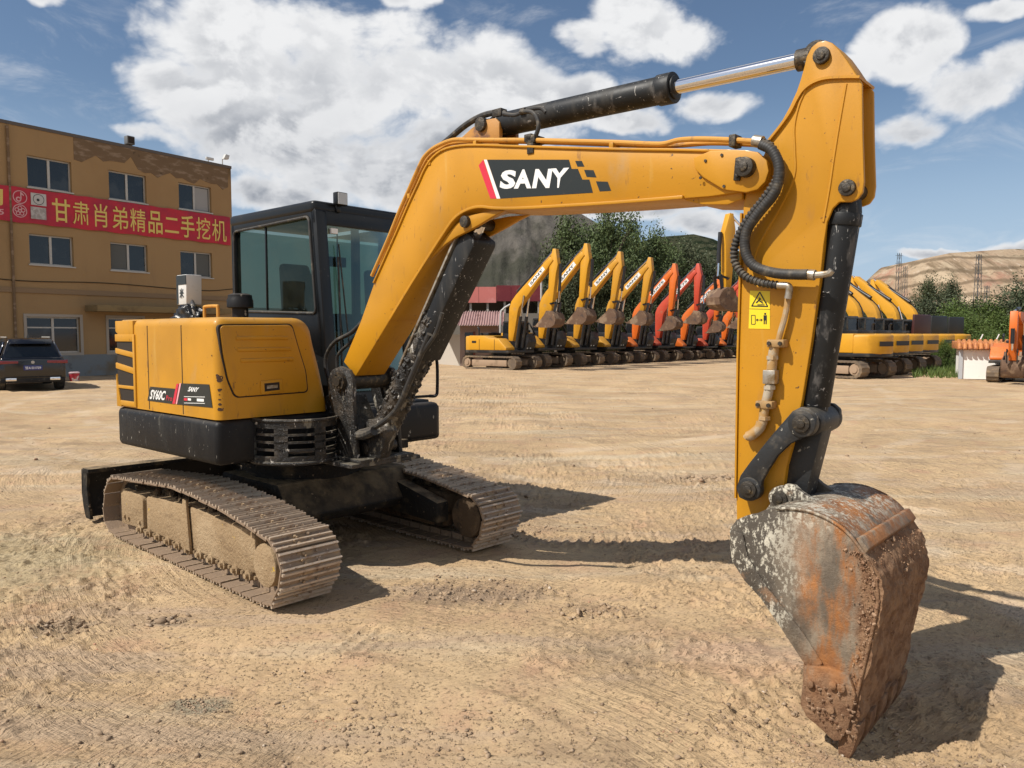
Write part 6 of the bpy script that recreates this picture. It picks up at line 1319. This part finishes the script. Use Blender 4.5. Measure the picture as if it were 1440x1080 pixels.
# lattice towers
def tower(px, d, ytop, ybase, w_, lb):
    z1 = EYE + (470 - ytop) / FP * d; p = at(px, d); t_ = thing('lattice_tower', lb, 'tower', (p.x, p.y, 0), .3); st_ = 'towermetal'
    if st_ not in M: M[st_] = mat('tower_steel', (.075, .08, .085), .6, .3)
    N_ = 12; corners = [(-1, -1), (1, -1), (1, 1), (-1, 1)]; hw = lambda z: w_ / 2 * (1.0 - .55 * z / z1)
    for (a_, b_) in corners: g = G(); g.tube([(a_ * hw(0), b_ * hw(0), 0), (a_ * hw(z1), b_ * hw(z1), z1)], w_ * .045, 6); g.build('leg', st_, t_)
    g = G()
    for k in range(N_):
        za, zb_ = z1 * k / N_, z1 * (k + 1) / N_
        for i in range(4):
            a_, b_ = corners[i], corners[(i + 1) % 4]; g.tube([(a_[0] * hw(za), a_[1] * hw(za), za), (b_[0] * hw(zb_), b_[1] * hw(zb_), zb_)], w_ * .022, 4); g.tube([(b_[0] * hw(za), b_[1] * hw(za), za), (a_[0] * hw(zb_), a_[1] * hw(zb_), zb_)], w_ * .022, 4)
    g.build('bracing', st_, t_)
    g = G()
    for k, zz_ in enumerate((.78, .88, .97)): g.tube([(-w_ * .9, 0, z1 * zz_), (w_ * .9, 0, z1 * zz_)], w_ * .03, 4)
    g.build('cross_arm', st_, t_)
tower(1260, 220, 357, 430, 1.5, 'tall steel lattice tower at the left end of the bare hill'); tower(1269, 260, 375, 430, 1.6, 'shorter steel lattice tower just right of the tall one at the hill end')
tower(1371, 230, 359, 430, 1.9, 'steel lattice tower standing before the middle of the bare hill'); tower(1384, 250, 402, 440, 1.8, 'short lattice mast low before the bare hill, right of the middle tower')

# ------------------------------------------------------------------ hills
def hill(name, px0, px1, d, depth, prof, mt, seed, amp, gully):
    x0, x1 = (px0 - 720) / FP * d, (px1 - 720) / FP * d; nx, ny = 260, 90
    u = np.linspace(0, 1, nx); v_ = np.linspace(0, 1, ny); U_, V_ = np.meshgrid(u, v_); Xp = x0 + (x1 - x0) * U_ ; Yp = d + (V_ - .5) * depth * 2
    pxs = [p[0] for p in prof]; zt_ = [EYE + (470 - p[1]) / FP * d for p in prof]; pxg = 720 + Xp / d * FP; H_ = np.interp(pxg, pxs, zt_)
    prof_v = 1 - np.abs(V_ - .5) * 2; prof_v = np.clip(prof_v * 1.35, 0, 1) ** .8; prof_v = sstep(prof_v, 0, 1) * .25 + prof_v * .75
    n_ = fbm(Xp / amp * .25 + seed, Yp / amp * .25, 6, seed % 6) - .5; gl = np.abs(fbm(Xp / gully + seed, Yp / (gully * 5), 5, (seed + 1) % 6) - .5)
    Zp = H_ * prof_v * (1 + .10 * n_) - H_ * gl * .45 * prof_v * (1 - prof_v) * 2.2 - (1 - prof_v) * .5; edge = np.minimum(sstep(U_, 0, .04), sstep(U_, 1, .96)); Zp = Zp * edge - .5 * (1 - edge)
    o = grid_mesh(name, Xp, Yp, Zp, mt); o['kind'] = 'structure'; return o
def hillmat(name, base, layers, terr=None):
    m, t, b = new_mat(name); P = t.coord(); c = base
    for (cl, sc_, lo, hi, st) in layers: c = t.mix(t.ramp(t.noise(t.map(P, st), sc_, 8, .65), lo, hi), c, cl)
    if terr:
        z = t.sep(P)[2]; q = t.math('ADD', z, t.math('MULTIPLY', t.noise(P, .05, 5), terr[0])); f = t.ramp(t.math('PINGPONG', q, terr[1]), terr[1] * .55, terr[1] * .9); c = t.mix(t.math('MULTIPLY', f, .75), c, terr[2])
    t.set(b.inputs['Base Color'], c); b.inputs['Roughness'].default_value = 1; b.inputs['Specular IOR Level'].default_value = .05
    t.set(b.inputs['Normal'], t.bump(t.noise(P, .25, 9, .7), .8, 1.5)); return m
hm1 = hillmat('dark_spoil_hill', (.080, .074, .067), [((.145, .13, .112), .03, .45, .6, (1, .2, .3)), ((.055, .055, .042), .05, .50, .64, (1, 1, 1)), ((.065, .058, .05), .22, .45, .65, (1, .2, .25)), ((.13, .11, .09), .4, .6, .7, (1, .15, .2))])
hill('hill', 520, 1080, 170, 60, [(520, 360), (600, 345), (655, 322), (700, 305), (735, 299), (760, 303), (800, 318), (850, 345), (900, 372), (960, 400), (1080, 430)], hm1, 3, 18, 4)
hm2 = hillmat('green_hill', (.040, .044, .024), [((.065, .066, .038), .25, .45, .6, (1, 1, 1)), ((.085, .075, .045), .12, .6, .7, (1, 1, 1)), ((.012, .020, .009), .8, .45, .6, (1, 1, 1))])
hill('hill', 760, 1330, 120, 42, [(760, 420), (840, 372), (900, 348), (950, 344), (975, 350), (1005, 364), (1040, 382), (1090, 405), (1160, 425), (1330, 448)], hm2, 5, 14, 6)
hm3 = hillmat('bare_tan_hill', (.36, .265, .18), [((.42, .33, .23), .03, .45, .58, (1, 1, 1)), ((.36, .20, .14), .016, .52, .60, (1, 1, 1)), ((.17, .125, .08), .10, .50, .66, (1.5, .2, .25)), ((.10, .09, .055), .05, .58, .68, (1, 1, 2.5)), ((.48, .39, .30), .3, .58, .68, (1.2, .2, .3))], (8, 3.4, (.13, .095, .06)))
hill('hill', 1215, 2100, 430, 110, [(1215, 440), (1240, 412), (1256, 385), (1268, 372), (1290, 367), (1330, 364), (1380, 361), (1440, 364), (1520, 362), (1700, 355), (1900, 370), (2100, 420)], hm3, 9, 30, 6)
hill('hill', -900, 560, 380, 90, [(-900, 420), (-500, 400), (-100, 410), (200, 430), (560, 440)], hm1, 4, 40, 12)

# ------------------------------------------------------------------ trees and shrubs
def leafmat(name, c1, c2, c3):
    m, t, b = new_mat(name); P = t.coord(); oi = t.N.new('ShaderNodeObjectInfo').outputs['Random']
    c = t.mix(t.ramp(t.noise(P, .9, 4), .35, .65), c1, c2); c = t.mix(t.ramp(t.noise(P, 4, 3), .55, .7), c, c3); c = t.mix(t.math('MULTIPLY', oi, .35), c, (.07, .08, .02))
    t.set(b.inputs['Base Color'], c); b.inputs['Roughness'].default_value = .6; b.inputs['Specular IOR Level'].default_value = .25
    b.inputs['Transmission Weight'].default_value = 0; return m
M['leafdark'] = leafmat('dark_leaves', (.065, .10, .038), (.11, .15, .06), (.17, .21, .09)); M['leafbright'] = leafmat('bright_leaves', (.06, .10, .022), (.10, .15, .035), (.14, .17, .05)); M['leafgrey'] = leafmat('greyish_leaves', (.045, .06, .03), (.075, .09, .048), (.12, .12, .07))
M['bark'] = mat('bark', (.09, .07, .05), .95, 0, [((.05, .04, .03), 6, .5, .6, 6, (1, 1, .2))])
def crown_mesh(name, blobs, n, size, m_, seed):
    r_ = np.random.default_rng(seed); bl = np.array(blobs, float); vol = bl[:, 3] * bl[:, 4] * bl[:, 5]; idx = r_.choice(len(bl), n, p=vol ** .8 / (vol ** .8).sum())
    d = r_.normal(size=(n, 3)); d /= np.linalg.norm(d, axis=1)[:, None]; rad = r_.random(n) ** .45; c_ = bl[idx, :3] + d * bl[idx, 3:6] * rad[:, None] * (1 + .18 * r_.normal(size=(n, 1)))
    cl = np.sin(c_[:, 0] * 3.1 + seed) + np.sin(c_[:, 1] * 3.7) + np.sin(c_[:, 2] * 3.3 + c_[:, 0]); c_ = c_[cl > -1.15]; n = len(c_)
    a = r_.normal(size=(n, 3)); a /= np.linalg.norm(a, axis=1)[:, None]; b_ = np.cross(a, r_.normal(size=(n, 3))); b_ /= np.linalg.norm(b_, axis=1)[:, None]; s = size * (.6 + .8 * r_.random((n, 1)))
    V_ = np.stack([c_ - a * s, c_ - b_ * s * .45, c_ + a * s, c_ + b_ * s * .45], 1).reshape(-1, 3).astype(np.float32); F_ = np.arange(4 * n).reshape(-1, 4).astype(np.int32)
    me = bpy.data.meshes.new(name); me.vertices.add(len(V_)); me.vertices.foreach_set('co', V_.ravel()); me.loops.add(F_.size); me.loops.foreach_set('vertex_index', F_.ravel()); me.polygons.add(n); me.polygons.foreach_set('loop_start', np.arange(0, 4 * n, 4, dtype=np.int32)); me.polygons.foreach_set('loop_total', np.full(n, 4, np.int32)); me.update(); me.materials.append(M[m_]); return me
def trunk_mesh(h, r_, seed, limbs=7):
    rr = random.Random(seed); g = G(); pts = [(0, 0, -.1), (.05, .02, h * .3), (-.04, .06, h * .6), (.03, 0, h * .92)]; g.tube(smooth_path(pts, 3), [r_ * (1 - .85 * k / 9) for k in range(10)], 7)
    for k in range(limbs): z = h * rr.uniform(.25, .75); a_ = rr.uniform(0, 6.28); l = h * rr.uniform(.14, .26); g.tube([(0, 0, z), (l * .5 * math.cos(a_), l * .5 * math.sin(a_), z + l * .5), (l * math.cos(a_), l * math.sin(a_), z + l * 1.1)], [r_ * .45, r_ * .25, r_ * .08], 5)
    o = g.build('trunk', 'bark'); me = o.data; bpy.data.objects.remove(o); return me
def blobs_tree(h, w_, seed, n=16, base=.12):
    rr = random.Random(seed); out = []
    for k in range(n):
        u = (k + .5) / n; z = h * (base + (1 - base) * u * .94); env = w_ / 2 * (math.sin(math.pi * min(1, .18 + u * .80)) ** .8) * (1.05 - .35 * u); a_ = rr.uniform(0, 6.28); q = env * rr.uniform(.2, .75); s = w_ * rr.uniform(.15, .25) * (1.15 - .35 * u)
        out.append((q * math.cos(a_), q * math.sin(a_), z, s, s, s * rr.uniform(.9, 1.5)))
    return out
KIND = {}
for nm, h, w_, m_, sd, cnt, sz in [('poplar', 10, 6.0, 'leafdark', 1, 20000, .11), ('poplar2', 10, 7.2, 'leafdark', 4, 23000, .11), ('broad', 7, 7.0, 'leafgrey', 8, 24000, .10), ('shrub', 3, 4.4, 'leafbright', 12, 16000, .06), ('shrub2', 3, 4.8, 'leafgrey', 17, 16000, .062)]:
    KIND[nm] = (crown_mesh(nm, blobs_tree(h, w_, sd, 30 if h > 6 else 18, .10 if h > 6 else .02), cnt, sz, m_, sd), trunk_mesh(h * .85, h * .018, sd), h)
def tree(kind, px, d, ytop, label, group, name='tree', cat='tree', wide=1.0):
    cr, tk, h = KIND[kind]; z = EYE + (470 - ytop) / FP * d; s = z / (h * 1.0); p = at(px, d); t_ = thing(name, label, cat, (p.x, p.y, 0), random.uniform(0, 6.28), group); t_.scale = (s * wide, s * wide, s)
    for nm, me in (('crown', cr), ('trunk', tk)): o = bpy.data.objects.new(nm, me); col.objects.link(o); o.parent = t_
    return t_
GT = 'dark trees behind the row of raised arms'
for i, (px, d, yt, k, w_) in enumerate([(795, 60, 304, 'poplar', .8), (822, 62, 322, 'poplar2', .9), (858, 59, 290, 'poplar2', .75), (884, 63, 305, 'poplar', .9), (922, 64, 326, 'poplar', .85), (845, 68, 318, 'poplar', 1.0), (902, 70, 345, 'poplar2', 1.1), (940, 66, 350, 'poplar2', 1.0), (965, 68, 356, 'broad', .8), (990, 70, 368, 'broad', .8), (1015, 72, 376, 'broad', .8), (1040, 74, 388, 'broad', .8), (778, 57, 352, 'broad', .6), (1075, 74, 398, 'broad', .8), (808, 56, 372, 'broad', .7), (850, 57, 385, 'broad', .8), (893, 58, 390, 'broad', .8), (935, 59, 392, 'broad', .8), (975, 60, 400, 'broad', .8), (1012, 60, 405, 'broad', .8), (1230, 78, 420, 'broad', 1.0)]):
    tree(k, px, d, yt, 'dense dark green tree in the mass behind the row of raised arms', GT, wide=w_)
for (px, d, yt, k, lb) in [(1302, 58, 398, 'broad', 'dark grey-green tree right behind the hooded yellow excavators'), (1334, 60, 400, 'broad', 'dark grey-green tree left of the hill tower, behind the shrubs')]: tree(k, px, d, yt, lb, None, wide=.7)
for i, (px, d, yt, k, w_) in enumerate([(1285, 52, 440, 'shrub2', 1.0), (1318, 50, 418, 'shrub2', 1.0), (1345, 48, 432, 'shrub', 1.0), (1365, 52, 425, 'shrub2', 1.1), (1392, 50, 430, 'shrub', 1.0), (1418, 53, 424, 'shrub2', 1.0), (1440, 50, 400, 'shrub2', 1.0), (1470, 52, 395, 'shrub2', 1.0), (1372, 42, 452, 'shrub', 1.2), (1340, 41, 455, 'shrub', 1.2), (1405, 43, 448, 'shrub', 1.2), (1436, 42, 445, 'shrub', 1.2), (1356, 46, 445, 'shrub', 1.1), (1310, 46, 462, 'shrub', 1.1), (1500, 46, 430, 'shrub', 1.2), (1388, 38, 468, 'shrub', 1.1), (1330, 36, 482, 'shrub', .9)]):
    tree(k, px, d, yt, 'leafy green shrub in the thicket behind the white hut', 'shrubs behind the white hut', 'shrub', 'shrub', w_)
for i, (px, d) in enumerate([(575, 75), (592, 78), (640, 80), (668, 82)]): tree('broad', px, d, 428, 'dark tree low behind the open shed, under the dark hill', 'trees behind the open shed', wide=.9)
# weedy ground cover by the hut
g = G(); rr = random.Random(9)
for k in range(2600):
    px = rr.uniform(1285, 1352) if rr.random() < .75 else rr.uniform(1352, 1440); d = rr.uniform(28, 42); p = at(px, d); h_ = rr.uniform(.05, .32) * (1 if px < 1352 else .5); a_ = rr.uniform(0, 6.28); w_ = .03
    g.add([(p.x - w_ * math.cos(a_), p.y - w_ * math.sin(a_), 0), (p.x + w_ * math.cos(a_), p.y + w_ * math.sin(a_), 0), (p.x + rr.uniform(-.12, .12), p.y + rr.uniform(-.12, .12), h_)], [(0, 1, 2)])
tag(g.build('weeds', 'leafbright'), 'low green weeds growing at the foot of the thicket by the white hut', 'weeds', None, 'stuff')
print('objects', len(bpy.data.objects))
